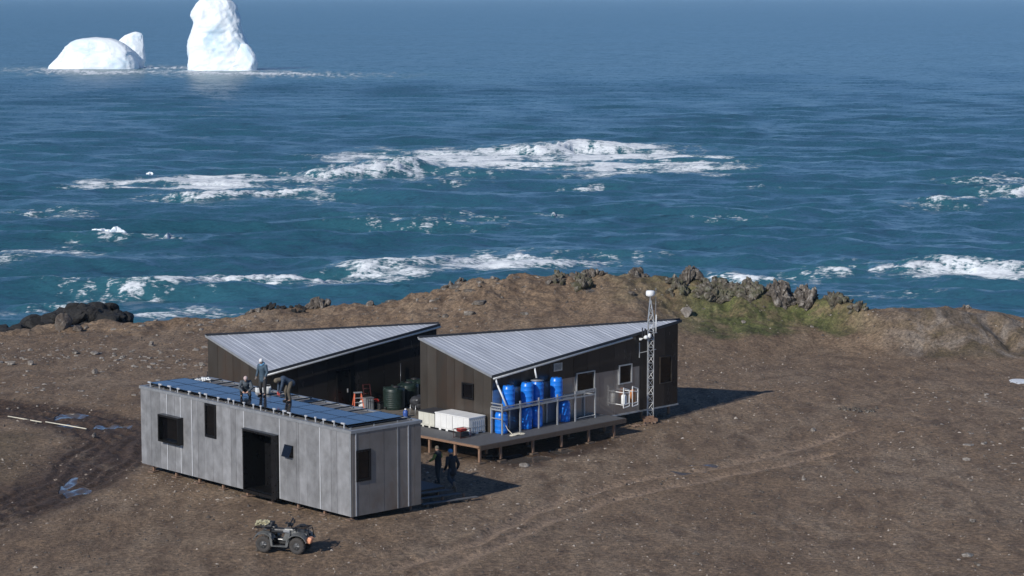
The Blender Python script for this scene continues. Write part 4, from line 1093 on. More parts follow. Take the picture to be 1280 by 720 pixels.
# ---- white crates
def crate(x, y, sx, sy, sh, mat_, label, cage=False, top=None):
    t = empty('storage_crate', rloc(x, y, DZ), R(45.5), label, 'crate', 'white crates in a row on the deck')
    m = MB(); m.cbox(0, sx, 0, sy, .12, sh - .05, .025); m.build('body', mat_, t)
    m = MB(); m.cbox(-.015, sx + .015, -.015, sy + .015, sh - .06, sh, .015); m.build('lid', top or mat_, t)
    for (a, b) in ((0, .16), (sx / 2 - .09, sx / 2 + .09), (sx - .16, sx)):
        m = MB(); m.box(a, b, .0, sy, 0, .12); m.build('skid', mat_, t)
    for yy in (.12, sy / 2, sy - .12):
        m = MB(); m.box(-.012, .0, yy - .16, yy + .16, .0, .08); m.build('fork_slot', M['black'], t)
    for q in (.33, .66):
        m = MB(); m.box(-.02, -.001, sy * q - .02, sy * q + .02, .16, sh - .07); m.build('rib', mat_, t)
    if cage:
        for i in range(8):
            xx = .06 + i * (sx - .12) / 7; m = MB(); m.tube((xx, -.03, .06), (xx, -.03, sh - .1), .013, n=5); m.build('cage_bar', M['galv'], t)
        for z in (.1, .36, sh - .1):
            m = MB(); m.tube((0, -.035, z), (sx, -.035, z), .014, n=5); m.build('cage_bar', M['galv'], t)
    return t
crate(-1.33, .28, 1.14, 1.16, .86, M['crate'], 'white plastic crate with a wire cage face, nearest the barrels', True)
crate(-1.30, 1.50, 1.14, 1.22, .86, M['crate'], 'white plastic crate in the middle of the row on the deck')
crate(-1.27, 2.80, 1.14, 1.16, .80, M['crate_cream'], 'cream crate with a dark cover, left end of the row on the deck', False, M['tarp'])

# ---- red generator on the deck
g = empty('generator', rloc(-1.95, .12, DZ), R(45.5), 'small red and black generator on the deck before the white crates', 'generator')
MB().cbox(-.28, .28, -.2, .2, .06, .30, .03).build('engine', M['blackpl'], g)
MB().cbox(-.25, .2, -.17, .17, .32, .46, .04).build('fuel_tank', M['red'], g)
m = MB()
for sx in (-.34, .34):
    m.path([(sx, -.24, .0), (sx, -.24, .44), (sx, .24, .44), (sx, .24, 0)], .016)
for sy in (-.24, .24):
    for z in (.03, .44): m.tube((-.34, sy, z), (.34, sy, z), .016)
m.build('frame', M['darkred'], g); MB().tube((.22, -.1, .2), (.36, -.1, .2), .07, n=10).build('exhaust', M['galv'], g)

# ---- covered barbecue, jug
b = empty('covered_barbecue', (*rloc(1.05, 6.4)[:2], DZ), R(40), 'charcoal fabric cover over a barbecue between the two dark huts', 'barbecue')
m = MB(); m.ball((0, 0, .68), (.52, .36, .30), 3); m.ball((.25, 0, .72), (.36, .34, .24), 3); m.tube((0, 0, .25), (0, 0, .6), .32, .42, 10)
o = m.build('cover', M['tarp'], b)
for v_ in o.data.vertices:
    v_.co += Vector((gnoise(np.array([v_.co.x * 5]), np.array([v_.co.z * 5 + v_.co.y * 3]), 3)[0] * .07,) * 3)
for sx in (-.4, .4):
    for sy in (-.22, .22): MB().tube((sx, sy, 0), (sx * .9, sy, .5), .022).build('leg', M['galv'], b)
MB().box(-.46, -.36, -.385, -.37, .78, .84).build('tag', M['white'], b)
j = empty('water_jug', place(507, 521, DZ) + (DZ,), .2, 'blue water jug with a pale cap standing on the deck', 'jug')
MB().lathe([(.12, 0), (.135, .03), (.135, .27), (.09, .33), (.05, .36)], 16).build('body', M['jug'], j); MB().lathe([(.055, .35), (.06, .42), (.02, .43)], 10).build('cap', M['white'], j)

# ---- things before the left hut's wall
def lloc(x, y, z=0.0):
    c, s = math.cos(R(43)), math.sin(R(43)); return (-12.52 + c * x - s * y, 118.64 + s * x + c * y, z)
def tank(x, y, label, first=None):
    if first is not None:
        t = dup(first, None, label=label); t.location = lloc(x, y, DZ); t.rotation_euler = (0, 0, x); return t
    t = empty('water_tank', lloc(x, y, DZ), 0, label, 'tank', 'green tanks by the left dark hut')
    r, h = .57, 1.15
    pr = [(r * .98, 0), (r, .04)]
    for i in range(9):
        z = .10 + i * .1; pr += [(r, z), (r * 1.015, z + .02), (r * 1.015, z + .05), (r, z + .07)]
    pr += [(r, 1.04), (r * .94, 1.10), (r * .5, h), (.05, h + .01)]
    MB().lathe(pr, 36).build('body', M['green'], t)
    MB().lathe([(.2, h - .01), (.2, h + .05), (.03, h + .06)], 16, (.12, -.1, 0)).build('lid', M['blackpl'], t)
    for a in (0.2, 1.8, 3.4, 5.0):
        c, s = math.cos(a), math.sin(a); MB().box(c * r * .9 - .06, c * r * .9 + .06, s * r * .9 - .06, s * r * .9 + .06, 1.02, 1.17).build('lug', M['green'], t)
    MB().tube((-r * .7, -r * .75, .12), (-r * .8, -r * .9, .12), .05).build('outlet', M['blackpl'], t)
    return t
tk = tank(7.05, -1.75, 'dark green water tank nearest the black door, left of the others')
tank(8.35, -1.35, 'dark green water tank in the middle of the three', tk); tank(9.5, -.75, 'dark green water tank deepest in the corner between the huts', tk)
m = MB(); m.tube(lloc(8.9, -.12, DZ), lloc(8.9, -.12, 2.9), .022); link(m.build('pipe', M['darktrim']), None, label='thin upright pipe on the dark wall behind the green tanks', category='pipe')
ld = empty('step_ladder', lloc(5.36, -.85, DZ), R(18), 'orange fibreglass step ladder standing open near the black door', 'ladder')
for s in (-1, 1):
    MB().tube((s * .27, -.28, 0), (s * .17, 0, .92), .035, n=6).build('rail', M['orange'], ld)
    MB().tube((s * .25, .32, 0), (s * .17, .04, .92), .03, n=6).build('rail', M['orange'], ld)
for i in range(3):
    z = .2 + i * .22; f_ = z / .92; MB().box(-.25 + .08 * f_, .25 - .08 * f_, -.32 + .28 * f_, -.22 + .28 * f_, z, z + .03).build('step', M['galv'], ld)
MB().cbox(-.22, .22, -.07, .1, .90, .96, .01).build('top_cap', M['galv'], ld)
m = MB(); m.ball((0, 0, .25), (.2, .15, .27), 3); m.ball((.06, .02, .48), (.10, .09, .1), 2)
o = m.build('plastic_bag', M['clearplastic']); o.location = lloc(5.55, -.95, DZ); link(o, None, label='crumpled off white bag beside the orange step ladder', category='bag')
cs = empty('metal_case', lloc(5.75, -1.2, DZ), R(35), 'upright silver metal case right of the orange ladder', 'case')
MB().cbox(-.26, .26, -.17, .17, 0, .62, .02).build('body', M['case'], cs); MB().cbox(-.27, .27, -.18, .18, .625, .68, .02).build('lid', M['case'], cs)
for x in (-.14, .0, .14): MB().box(x - .02, x + .02, -.185, -.17, .03, .6).build('rib', M['galv'], cs)
m = MB(); m.path([(-.08, -.19, .5), (-.08, -.23, .5), (.08, -.23, .5), (.08, -.19, .5)], .012); m.build('handle', M['blackpl'], cs)
for i, (x, y, z, w_, h_, lb) in enumerate([(6.05, -.9, 0, .5, .42, 'black storage box on the deck right of the silver case'), (6.5, -1.35, 0, .5, .32, 'low black storage box at the foot of the left green tank'),
                                         (6.10, -.55, 0, .45, .6, 'tall black storage box against the dark wall behind the ladder')]):
    c = empty('storage_box', lloc(x, y, DZ + z), R(43), lb, 'box', 'black boxes before the left dark hut')
    MB().cbox(-w_ / 2, w_ / 2, -.2, .2, 0, h_, .03).build('body', M['blackpl'], c); MB().cbox(-w_ / 2 - .02, w_ / 2 + .02, -.22, .22, h_, h_ + .05, .02).build('lid', M['black'], c)
rc = empty('fuel_can', lloc(6.45, -1.0, DZ + .0), R(20), 'red fuel can between the black boxes and the green tank', 'fuel can')
MB().cbox(-.17, .17, -.1, .1, 0, .40, .04).build('body', M['red'], rc); m = MB(); m.path([(-.12, 0, .39), (-.1, 0, .47), (.1, 0, .47), (.12, 0, .39)], .018); m.build('handle', M['red'], rc); MB().tube((.13, 0, .38), (.18, 0, .48), .025).build('spout', M['blackpl'], rc)
rt = empty('reflection_stand_in', lloc(6.4, -.38, DZ), R(30), 'added dull red frame standing for the reddish reflection in the dark wall', 'reflection stand-in')  # added truck-shaped frame, stands in for a dim reddish reflection in the glossy wall
m = MB(); m.path([(-.2, -.12, .05), (-.2, .15, 1.15), (.2, .15, 1.15), (.2, -.12, .05)], .03)
for z in (.35, .7, .95): m.tube((-.2, -.12 + z * .23, z), (.2, -.12 + z * .23, z), .02)
m.build('frame', M['darkred'], rt); MB().box(-.22, .22, -.38, -.12, .02, .05).build('toe_plate', M['darkred'], rt)
for s in (-1, 1): MB().tube((s * .24, -.02, .13), (s * .31, -.02, .13), .13, n=16).build('wheel', M['tyre'], rt)
m = MB(); m.ball((0, 0, .1), (.09, .07, .12), 2); o = m.build('canister', M['white']); o.location = lloc(6.78, -2.1, DZ); link(o, None, label='small white canister at the foot of the left green tank', category='canister')

# ---- gas cylinders in their frames
gr = empty('cylinder_rack', rloc(9.60, -.42, .95), R(45.5), 'white tube frames holding cylinders off the grey wall near the mast', 'rack')
for x0, x1 in ((-.5, -.05), (.2, .62)):
    m = MB(); m.path([(x0, -.15, .1), (x0, -.15, 1.15), (x1, -.15, 1.0), (x1, -.15, .15), (x0, -.15, .1)], .026)
    m.path([(x0, .38, .9), (x0, -.15, .9), (x1, -.15, .85)], .022); m.path([(x0, .38, .25), (x0, -.15, .25), (x1, -.15, .3)], .022)
    m.build('frame', M['white'], gr)
def cyl(x, z, r, h, mm, lb):
    t = empty('gas_cylinder', rloc(9.60 + x, -.42 + .02, .95 + z), 0, lb, 'gas cylinder')
    MB().lathe([(r * .9, 0), (r, .03), (r, h * .75), (r * .85, h * .87), (r * .35, h * .95), (r * .3, h)], 20).build('body', M[mm], t)
    MB().lathe([(.05, h), (.03, h + .06), (.05, h + .08), (.03, h + .1)], 8).build('valve', M['galv'], t)
cyl(-.27, .26, .15, .55, 'white', 'white gas cylinder in the left frame by the mast'); cyl(.40, .26, .16, .72, 'orange_cyl', 'rusty orange gas cylinder in the right frame by the mast')

# ---- lattice mast
ms = empty('lattice_mast', rloc(11.33, -.42, .12), R(20), 'galvanised lattice mast with white dome standing beside the right house', 'mast')
MH, MR = 6.35, .20
def leg_at(k, z):
    a = R(90 + 120 * k); r_ = MR if z < MH - 1.15 else MR * max(.18, (MH - z) / 1.15)
    return Vector((r_ * math.cos(a), r_ * math.sin(a), z))
zs = list(np.arange(.1, MH - 1.15, .42)) + [MH - 1.15, MH - .75, MH - .38, MH]
for k_ in range(3):
    m = MB(); m.path([leg_at(k_, z) for z in (0, 1.5, 3.0, MH - 1.15, MH)], .026, 6); m.build('leg', M['galv'], ms)
for i in range(len(zs) - 1):
    m = MB()
    for k_ in range(3):
        a, b_ = (k_, (k_ + 1) % 3) if i % 2 else ((k_ + 1) % 3, k_)
        m.tube(leg_at(a, zs[i]), leg_at(b_, zs[i + 1]), .013, n=5); m.tube(leg_at(k_, zs[i]), leg_at((k_ + 1) % 3, zs[i]), .013, n=5)
    m.build('lattice_brace', M['galv'], ms)
MB().lathe([(.03, MH - .05), (.03, MH + .2), (.12, MH + .22), (.22, MH + .26), (.235, MH + .33), (.235, MH + .46), (.20, MH + .52), (.05, MH + .54)], 24).build('dome', M['white'], ms)
m = MB(); m.tube((.36, .1, 4.6), (.36, .1, 7.0), .016, .01, 6); m.build('antenna', M['galv'], ms)
m = MB(); m.tube((.30, -.1, 4.65), (.30, -.1, 5.6), .028, n=8); m.tube((.1, 0, 4.62), (.42, .05, 4.62), .016, n=6); m.build('antenna', M['white'], ms)
m = MB(); m.tube((-.6, 0, 3.6), (.35, 0, 3.75), .022, n=6); m.tube((-.6, 0, 3.35), (-.6, 0, 4.15), .028, n=6); m.build('side_arm', M['galv'], ms)
m = MB(); m.path([(-.1, -.1, 4.4), (-.45, -.15, 4.4), (-.6, -.1, 4.3)], .02); m.build('side_arm', M['galv'], ms)
m = MB(); m.lathe([(.02, 0), (.11, .02), (.12, .12), (.05, .2)], 14, (-.32, -.2, 4.35)); m.ball((-.12, -.22, 4.52), (.1, .08, .14), 2); m.build('camera_housing', M['white'], ms)
m = MB(); m.tube((-.5, -.15, 4.45), (-.5, -.15, 4.95), .03, n=6); m.tube((-.36, -.15, 4.5), (-.34, -.15, 4.9), .045, n=6); m.build('sensor', M['blackpl'], ms)
MB().cbox(-.62, -.50, -.1, .0, 4.28, 4.4, .01).build('sensor', M['white'], ms)
for i, (x, y, z, sx, sy) in enumerate([(-.2, -.2, 0, .45, .2), (.25, .1, 0, .2, .5), (-.1, -.05, .12, .6, .22), (.1, -.25, .0, .5, .14)]):
    MB().cbox(x - sx / 2, x + sx / 2, y - sy / 2, y + sy / 2, z - .06, z + .11, .01).build('timber_block', M['timber'], ms)
rr = random.Random(5)
for i in range(8):
    x, y, _ = rloc(9.7 + i * .23, -.9 + .2 * rr.random()); z = hz(x, y)
    m = MB(); chunk(m, (0, 0, .05), (.11 + .05 * rr.random(), .08, .08), 900 + i, sub=2)
    o = m.build('stone', M['pad'], None, label='small tan stone in the short row left of the mast foot', category='stone', group='tan stones by the mast foot'); o.location = (x, y, z)

# ---- steps beside the front hut
def floc(x, y, z=0.0):
    c, s = math.cos(F_R), math.sin(F_R); return (F_O[0] + c * x - s * y, F_O[1] + s * x + c * y, z)
st = empty('wooden_steps', floc(4.3, .3, .0), F_R - R(9), 'low wooden steps of long planks right of the front hut', 'steps')
for y, z, a, b in ((.25, .20, -.0, 2.9), (.75, .34, -.2, 2.3), (1.25, .45, -.3, 2.0)):
    MB().cbox(a, b, y - .12, y + .12, z - .04, z, .006).build('tread', M['deck'], st)
for x in (.3, 1.4, 2.5):
    for y in (.25, .75): MB().box(x - .05, x + .05, y - .05, y + .05, -.1, .16 if y < .5 else .30).build('foot', M['timber'], st)
pl = empty('timber_platform', floc(FW + .1, 1.9, 0), F_R, 'dark timber platform in the shade behind the front hut', 'platform')
m = MB()
for i in range(12): m.box(0, 2.9, .145 * i * 1.6, .145 * i * 1.6 + .225, .40, .44)
m.build('deck_planks', M['deck'], pl, kind='stuff')
MB().box(0.0, 2.9, -.05, -.003, .22, .43).build('rim_board', M['fascia'], pl); MB().box(2.902, 2.95, 0, 2.8, .22, .43).build('rim_board', M['fascia'], pl)
for x, y in ((.2, .2), (2.7, .2), (2.7, 2.5), (.2, 2.5)): MB().box(x - .05, x + .05, y - .05, y + .05, -.1, .4).build('post', M['timber'], pl)

# ---- solar panels: laid on the front hut's roof, each a thing of its own on its rails
RZ = FZ1 + .04
def rail_set():
    for j in range(16):
        y = .45 + j * 1.0
        o = MB().box(.22, 3.66, y - .025, y + .025, RZ + .08, RZ + .13).build('mounting_rail', M['black'], hut)
        for x in (.32, 1.6, 2.9, 3.6): 
            if j % 2 == 0 or x in (.32,): MB().box(x - .03, x + .03, y - .03, y + .03, RZ - .01, RZ + .08).build('rail_foot', M['galv'], hut)
rail_set()
mp = None; cnt = 0
names_row = ['front row beside the roof edge', 'second row back from the roof edge', 'rear row at the near end']
for row, (x0, x1) in enumerate(((.30, 1.32), (1.34, 2.36), (2.38, 3.40))):
    cols = 9 if row < 2 else 1
    for j in range(cols):
        y0 = .62 + j * 1.67
        ordn = ['first', 'second', 'third', 'fourth', 'fifth', 'sixth', 'seventh', 'eighth', 'ninth'][j]
        lb = f'dark blue solar panel, {ordn} from the near end in the {["front", "second"][row] if row < 2 else "rear"} row' if row < 2 else 'single dark blue solar panel in the rear row at the near end'
        if mp is None:
            mp = empty('solar_panel', floc(x0, y0, RZ + .135), F_R, lb, 'solar panel', 'solar panels on the flat roof')
            MB().box(.014, 1.006, .014, 1.641, .012, .036).build('cells', M['panelglass'], mp)
            m = MB(); m.box(0, .014, 0, 1.655, 0, .04); m.box(1.006, 1.02, 0, 1.655, 0, .04); m.box(.014, 1.006, 0, .014, 0, .04); m.box(.014, 1.006, 1.641, 1.655, 0, .04)
            m.build('frame', M['black'], mp)
        else:
            q = dup(mp, None, label=lb); q.location = floc(x0, y0, RZ + .135)
# bright end clamps and cable ends along the front edge
cl0 = None
for i, yy in enumerate([15.35, 14.6, 13.7, 13.1, 12.2, 11.3, 10.8, 9.9, 9.1, 8.7, 7.9, 7.2, 6.65, 5.7, 5.0, 4.5, 3.4, 2.7, 2.15, 1.4, .72]):
    m = MB(); r_ = random.Random(i); a = r_.uniform(-1.3, 1.3); tilt = r_.uniform(.02, .12)
    m.box(-.02, .02, -.022, .022, 0, .20); m.box(-.07, .07, -.06, .06, 0, .015); m.cbox(-.035, .035, -.05 + min(0, .17 * math.sin(a)), .05 + max(0, .17 * math.sin(a)), .16 + tilt * .4, .21 + tilt * .6, .008)
    o = m.build('panel_clamp', M['brightstrip'], hut); o.location = (.19, yy, RZ - .01)
for i in range(9):
    r_ = random.Random(i + 50); m = MB(); m.box(-.05, .05, -.04, .04, 0, .1 + .1 * r_.random())
    m.tube((0, 0, .08), (.1 * r_.random(), .16, .12), .025)
    o = m.build('pipe_fitting', M['white'], None, label='small white fitting in the cluster at the far left corner of the flat roof', category='fitting', group='white fittings on the far roof corner'); o.location = floc(2.7 + .7 * r_.random(), 14.5 + .9 * r_.random(), RZ); o.rotation_euler = (0, 0, r_.random() * 3)
m = MB(); m.tube((0, 0, 0), (0, 0, .42), .02); o = m.build('bolt_rod', M['black'], None, label='thin black rod standing by the white fittings on the roof', category='rod'); o.location = floc(3.35, 15.2, RZ)

tb = empty('bucket', floc(2.9, 9.75, RZ + .09), 0, 'white bucket on the roof between the kneeling and standing persons', 'bucket')
MB().lathe([(.11, 0), (.14, .28), (.145, .30), (.13, .30), (.10, .04)], 16).build('body', M['white'], tb)
m = MB(); m.path([(-.14, 0, .28), (-.08, 0, .40), (.08, 0, .40), (.14, 0, .28)], .008); m.build('handle', M['galv'], tb)
m = MB(); m.cbox(-.22, .22, -.14, .14, 0, .24, .03); o = m.build('tool_box', M['white'], None, label='white box of tools behind the kneeling person', category='tool box'); o.location = floc(2.75, 10.15, RZ + .09); o.rotation_euler = (0, 0, .4)
m = MB(); m.box(-.16, .16, -.03, .03, .24, .27)
m.build('handle', M['blackpl'], o)

# ---- marker pole lying on the left plain
for (a, b_, lb) in (((10, 517), (52, 525), 'pale pole lying on the left plain, its far left length'), ((57, 526), (108, 536), 'pale pole lying on the left plain, ending at the muddy lane')):
    p0 = place(*a); p1 = place(*b_); z0, z1 = hz(*p0) + .09, hz(*p1) + .08
    m = MB(); m.tube((0, 0, 0), (p1[0] - p0[0], p1[1] - p0[1], z1 - z0), .032, n=8)
    o = m.build('pole', M['hose'], None, label=lb, category='pole'); o.location = (*p0, z0)
sx, sy = place(1276, 478); m = MB(); m.ball((0, 0, 0), (.75, 1.1, .07), 3)
o = m.build('snow_patch', M['white'], None, label='last patch of snow on the ground at the right edge', category='snow'); o.location = (sx, sy, hz(sx, sy) + .0)
# ------------------------------------------------------------------ quad bike
def quad():
    ax, ay = -9.9, 93.55; bx_, by_ = -8.50, 93.18
    ang = math.atan2(by_ - ay, bx_ - ax)
    gz = (hz(ax, ay) + hz(bx_, by_)) / 2
    t = empty('quad_bike', ((ax + bx_) / 2, (ay + by_) / 2 + .35, gz), ang, 'dusty dark quad bike parked on the bare ground in front of the grey hut', 'quad bike'); t.scale = (1.05, 1.05, 1.05)
    WB, TW, WR = .68, .42, .325
    tyre = MB(); pr = []
    for i in range(13):
        a = -math.pi / 2 + math.pi * i / 12; pr.append((WR - .085 + .085 * math.cos(a), .105 * math.sin(a)))
    pr = [(.15, -.09)] + pr + [(.15, .09)]
    vs = []; n = 32
    for (r_, h_) in pr:
        for i in range(n):
            a = 2 * math.pi * i / n; rr_ = r_ + (.014 if (i % 2 and r_ > .29) else 0); vs.append((rr_ * math.cos(a), h_, rr_ * math.sin(a)))
    fs = [(k_ * n + i, k_ * n + (i + 1) % n, (k_ + 1) * n + (i + 1) % n, (k_ + 1) * n + i) for k_ in range(len(pr) - 1) for i in range(n)]
    tyre.add(vs, fs, False); tyre = tyre.mesh('tyre'); tyre.materials.append(M['tyre'])
    rim = MB(); rim.tube((0, -.075, 0), (0, .075, 0), .155, n=20); rim = rim.mesh('rim'); rim.materials.append(M['rim'])
    hubm = MB()
    for i in range(5):
        a = 2 * math.pi * i / 5; hubm.tube((.03 * math.cos(a), -.082, .03 * math.sin(a)), (.13 * math.cos(a), -.078, .13 * math.sin(a)), .02, n=5)
    hubm.tube((0, -.10, 0), (0, .1, 0), .045, n=10); hubm = hubm.mesh('hub'); hubm.materials.append(M['rim'])
    for fx in (-1, 1):
        for sy in (-1, 1):
            w = bpy.data.objects.new('wheel', tyre); link(w, t); w.location = (fx * WB, sy * TW, WR)
            link(bpy.data.objects.new('rim', rim), w); h_ = link(bpy.data.objects.new('hub', hubm), w)
            if fx > 0: w.rotation_euler = (0, 0, -.12)
    MB().cbox(-.45, .5, -.16, .16, .28, .52, .04).build('engine', M['black'], t)
    m = MB(); m.tube((-WB, -TW, WR), (-WB, TW, WR), .035); m.tube((WB, -TW, WR), (WB, TW, WR), .03)
    for fx in (-1, 1):
        for sy in (-1, 1):
            m.tube((fx * .35, sy * .12, .35), (fx * WB, sy * .33, WR - .02), .022); m.tube((fx * .35, sy * .12, .48), (fx * WB, sy * .33, WR + .06), .02)
            m.tube((fx * .60, sy * .30, WR), (fx * .45, sy * .2, .78), .035)
    m.build('suspension', M['black'], t)
    def fender(cx, a0, a1, rad, y0, y1, name):
        m = MB(); n_ = 10; vs = []
        for i in range(n_ + 1):
            a = R(a0 + (a1 - a0) * i / n_); x = cx + rad * math.cos(a); z = WR + .10 + rad * .92 * math.sin(a)
            for (y, dz) in ((y0, 0), ((y0 + y1) / 2, .03), (y1, -.03)):
                vs.append((x, y, z + dz)); vs.append((x * 1 - .02 * math.cos(a), y, z + dz - .03))
        fs = []
        for i in range(n_):
            b = i * 6; c = b + 6
            fs += [(b, b + 2, c + 2, c), (b + 2, b + 4, c + 4, c + 2), (b + 1, c + 1, c + 3, b + 3), (b + 3, c + 3, c + 5, b + 5), (b, c, c + 1, b + 1), (b + 4, b + 5, c + 5, c + 4)]
        fs += [(0, 1, 3, 2), (2, 3, 5, 4)]; e_ = n_ * 6; fs += [(e_, e_ + 2, e_ + 3, e_ + 1), (e_ + 2, e_ + 4, e_ + 5, e_ + 3)]
        m.add(vs, fs, False); return fixn(m.build(name, M['atv'], t))
    for sy in (-1, 1):
        fender(WB, 15, 165, .42, sy * .14, sy * .55, 'front_fender'); fender(-WB, 20, 160, .42, sy * .14, sy * .55, 'rear_fender')
        m = MB(); m.hexa([(-.34, sy * .30, .26), (.30, sy * .30, .26), (.30, sy * .54, .28), (-.34, sy * .54, .28), (-.34, sy * .30, .30), (.30, sy * .30, .30), (.30, sy * .54, .32), (-.34, sy * .54, .32)])
        m.hexa([(.22, sy * .46, .3), (.32, sy * .46, .3), (.32, sy * .54, .3), (.22, sy * .54, .3), (.30, sy * .38, .82), (.42, sy * .38, .82), (.42, sy * .50, .82), (.30, sy * .50, .82)])
        m.hexa([(-.36, sy * .48, .3), (-.28, sy * .48, .3), (-.28, sy * .54, .3), (-.36, sy * .54, .3), (-.46, sy * .40, .78), (-.36, sy * .40, .78), (-.36, sy * .50, .78), (-.46, sy * .50, .78)])
        fixn(m.build('footwell', M['atv'], t))
        m = MB(); m.hexa([(-.02, sy * .12, .45), (.42, sy * .12, .45), (.42, sy * .24, .5), (-.02, sy * .22, .45), (.10, sy * .10, .80), (.46, sy * .10, .90), (.46, sy * .22, .86), (.12, sy * .20, .76)])
        fixn(m.build('side_fairing', M['atv'], t))
    m = MB(); m.cbox(.02, .5, -.14, .14, .72, .92, .05); m.build('fuel_tank', M['atv'], t)
    m = MB(); m.cbox(-.52, .10, -.16, .16, .72, .90, .06); m.cbox(-.52, -.30, -.15, .15, .84, .99, .05); m.build('seat', M['seat'], t)
    m = MB(); m.hexa([(.42, -.28, .66), (1.02, -.20, .60), (1.02, .20, .60), (.42, .28, .66), (.42, -.20, .88), (.98, -.16, .74), (.98, .16, .74), (.42, .20, .88)]); fixn(m.build('hood', M['atv'], t))
    MB().cbox(.06, .32, -.275, -.262, .80, .90, .005).build('side_badge', M['flashing'], t)
    for sy in (-1, 1): m = MB(); m.ball((1.0, sy * .13, .70), (.04, .06, .045), 2); m.build('headlight', M['glass'], t)
    m = MB(); m.path([(.34, 0, .86), (.26, 0, 1.12), (.22, -.38, 1.20)], .024); m.path([(.26, 0, 1.12), (.22, .38, 1.20)], .024)
    h_ = m.build('handlebar', M['black'], t)
    for sy in (-1, 1):
        MB().tube((.235, sy * .25, 1.175), (.215, sy * .42, 1.208), .033).build('grip', M['blackpl'], h_)
    MB().cbox(.22, .36, -.10, .10, 1.0, 1.11, .03).build('instrument_pod', M['blackpl'], h_)
    for sy in (-1, 1): m = MB(); m.hexa([(.30, sy * .22, 1.05), (.33, sy * .22, 1.05), (.31, sy * .42, 1.05), (.28, sy * .42, 1.05), (.30, sy * .22, 1.2), (.33, sy * .22, 1.2), (.31, sy * .40, 1.18), (.28, sy * .40, 1.18)]); fixn(m.build('hand_guard', M['blackpl'], h_))
    def rack(x0, x1, z, n_, name):
        m = MB(); m.path([(x0, -.38, z), (x1, -.34, z), (x1, .34, z), (x0, .38, z), (x0, -.38, z)], .016)
        for i in range(n_): y = -.3 + .6 * i / (n_ - 1); m.tube((x0, y, z), (x1, y, z), .011)
        for (x, y) in ((x0 + .08, -.2), (x0 + .08, .2), (x1 - .08, -.2), (x1 - .08, .2)): m.tube((x, y, z), (x, y, z - .17), .016)
        return m.build(name, M['black'], t)
    rack(.48, 1.0, .99, 6, 'front_rack'); rack(-1.08, -.42, .95, 6, 'rear_rack')
    m = MB(); m.path([(.98, -.28, .45), (1.10, -.28, .62), (1.06, -.24, .95), (1.06, .24, .95), (1.10, .28, .62), (.98, .28, .45)], .022); m.tube((1.10, -.28, .62), (1.10, .28, .62), .02); m.build('bumper', M['black'], t)
    m = MB(); m.ball((.72, .05, 1.04), (.16, .2, .055), 2); m.path([(.5, -.26, 1.01), (.7, -.2, 1.09), (.95, 0, 1.03), (.8, .26, 1.01)], .02)
    m.build('rolled_strap', M['tarp'], t)
    for (o_loc, sz, nm, mt, lb, ct) in (((1.20, -.26, .58), (.09, .16, .13), 'float', 'orange', 'pale orange float hanging at the front of the quad bike', 'float'),):
        o = MB().cbox(-sz[0], sz[0], -sz[1], sz[1], -sz[2], sz[2], .05).build(nm, simple('salmon_float', (.80, .36, .20), .5), None, label=lb, category=ct)
        mw = Matrix.Translation(t.location) @ Matrix.Rotation(ang, 4, 'Z'); o.location = mw @ Vector(o_loc); o.rotation_euler = (0, 0.35, ang)
    # load on the rear rack
    mw = Matrix.Translation(t.location) @ Matrix.Rotation(ang, 4, 'Z')
    m = MB(); m.cbox(-.28, .2, -.2, .2, 0, .14, .04); m.cbox(.0, .22, -.16, .18, .12, .22, .03)
    o = m.build('dry_bag', M['tarp'], None, label='dark bag strapped on the rear rack of the quad bike', category='bag'); o.location = mw @ Vector((-.66, 0, .97)); o.rotation_euler = (0, 0, ang)
    r_ = random.Random(3); m = MB(); pts = []
    for i in range(64):
        a = i * 1.9; pts.append((-.32 + .5 * i / 64 * 1.1 + .10 * math.cos(a * 1.3), .20 * math.sin(a) * (1 if i % 3 else .6), .05 + .18 * r_.random()))
    m.path(pts, .030, 6)
    o = m.build('rope_net', M['rope'], None, label='pale yellow rope heaped on the rear rack of the quad bike', category='rope'); o.location = mw @ Vector((-.82, -.08, 1.0)); o.rotation_euler = (0, 0, ang)
quad()

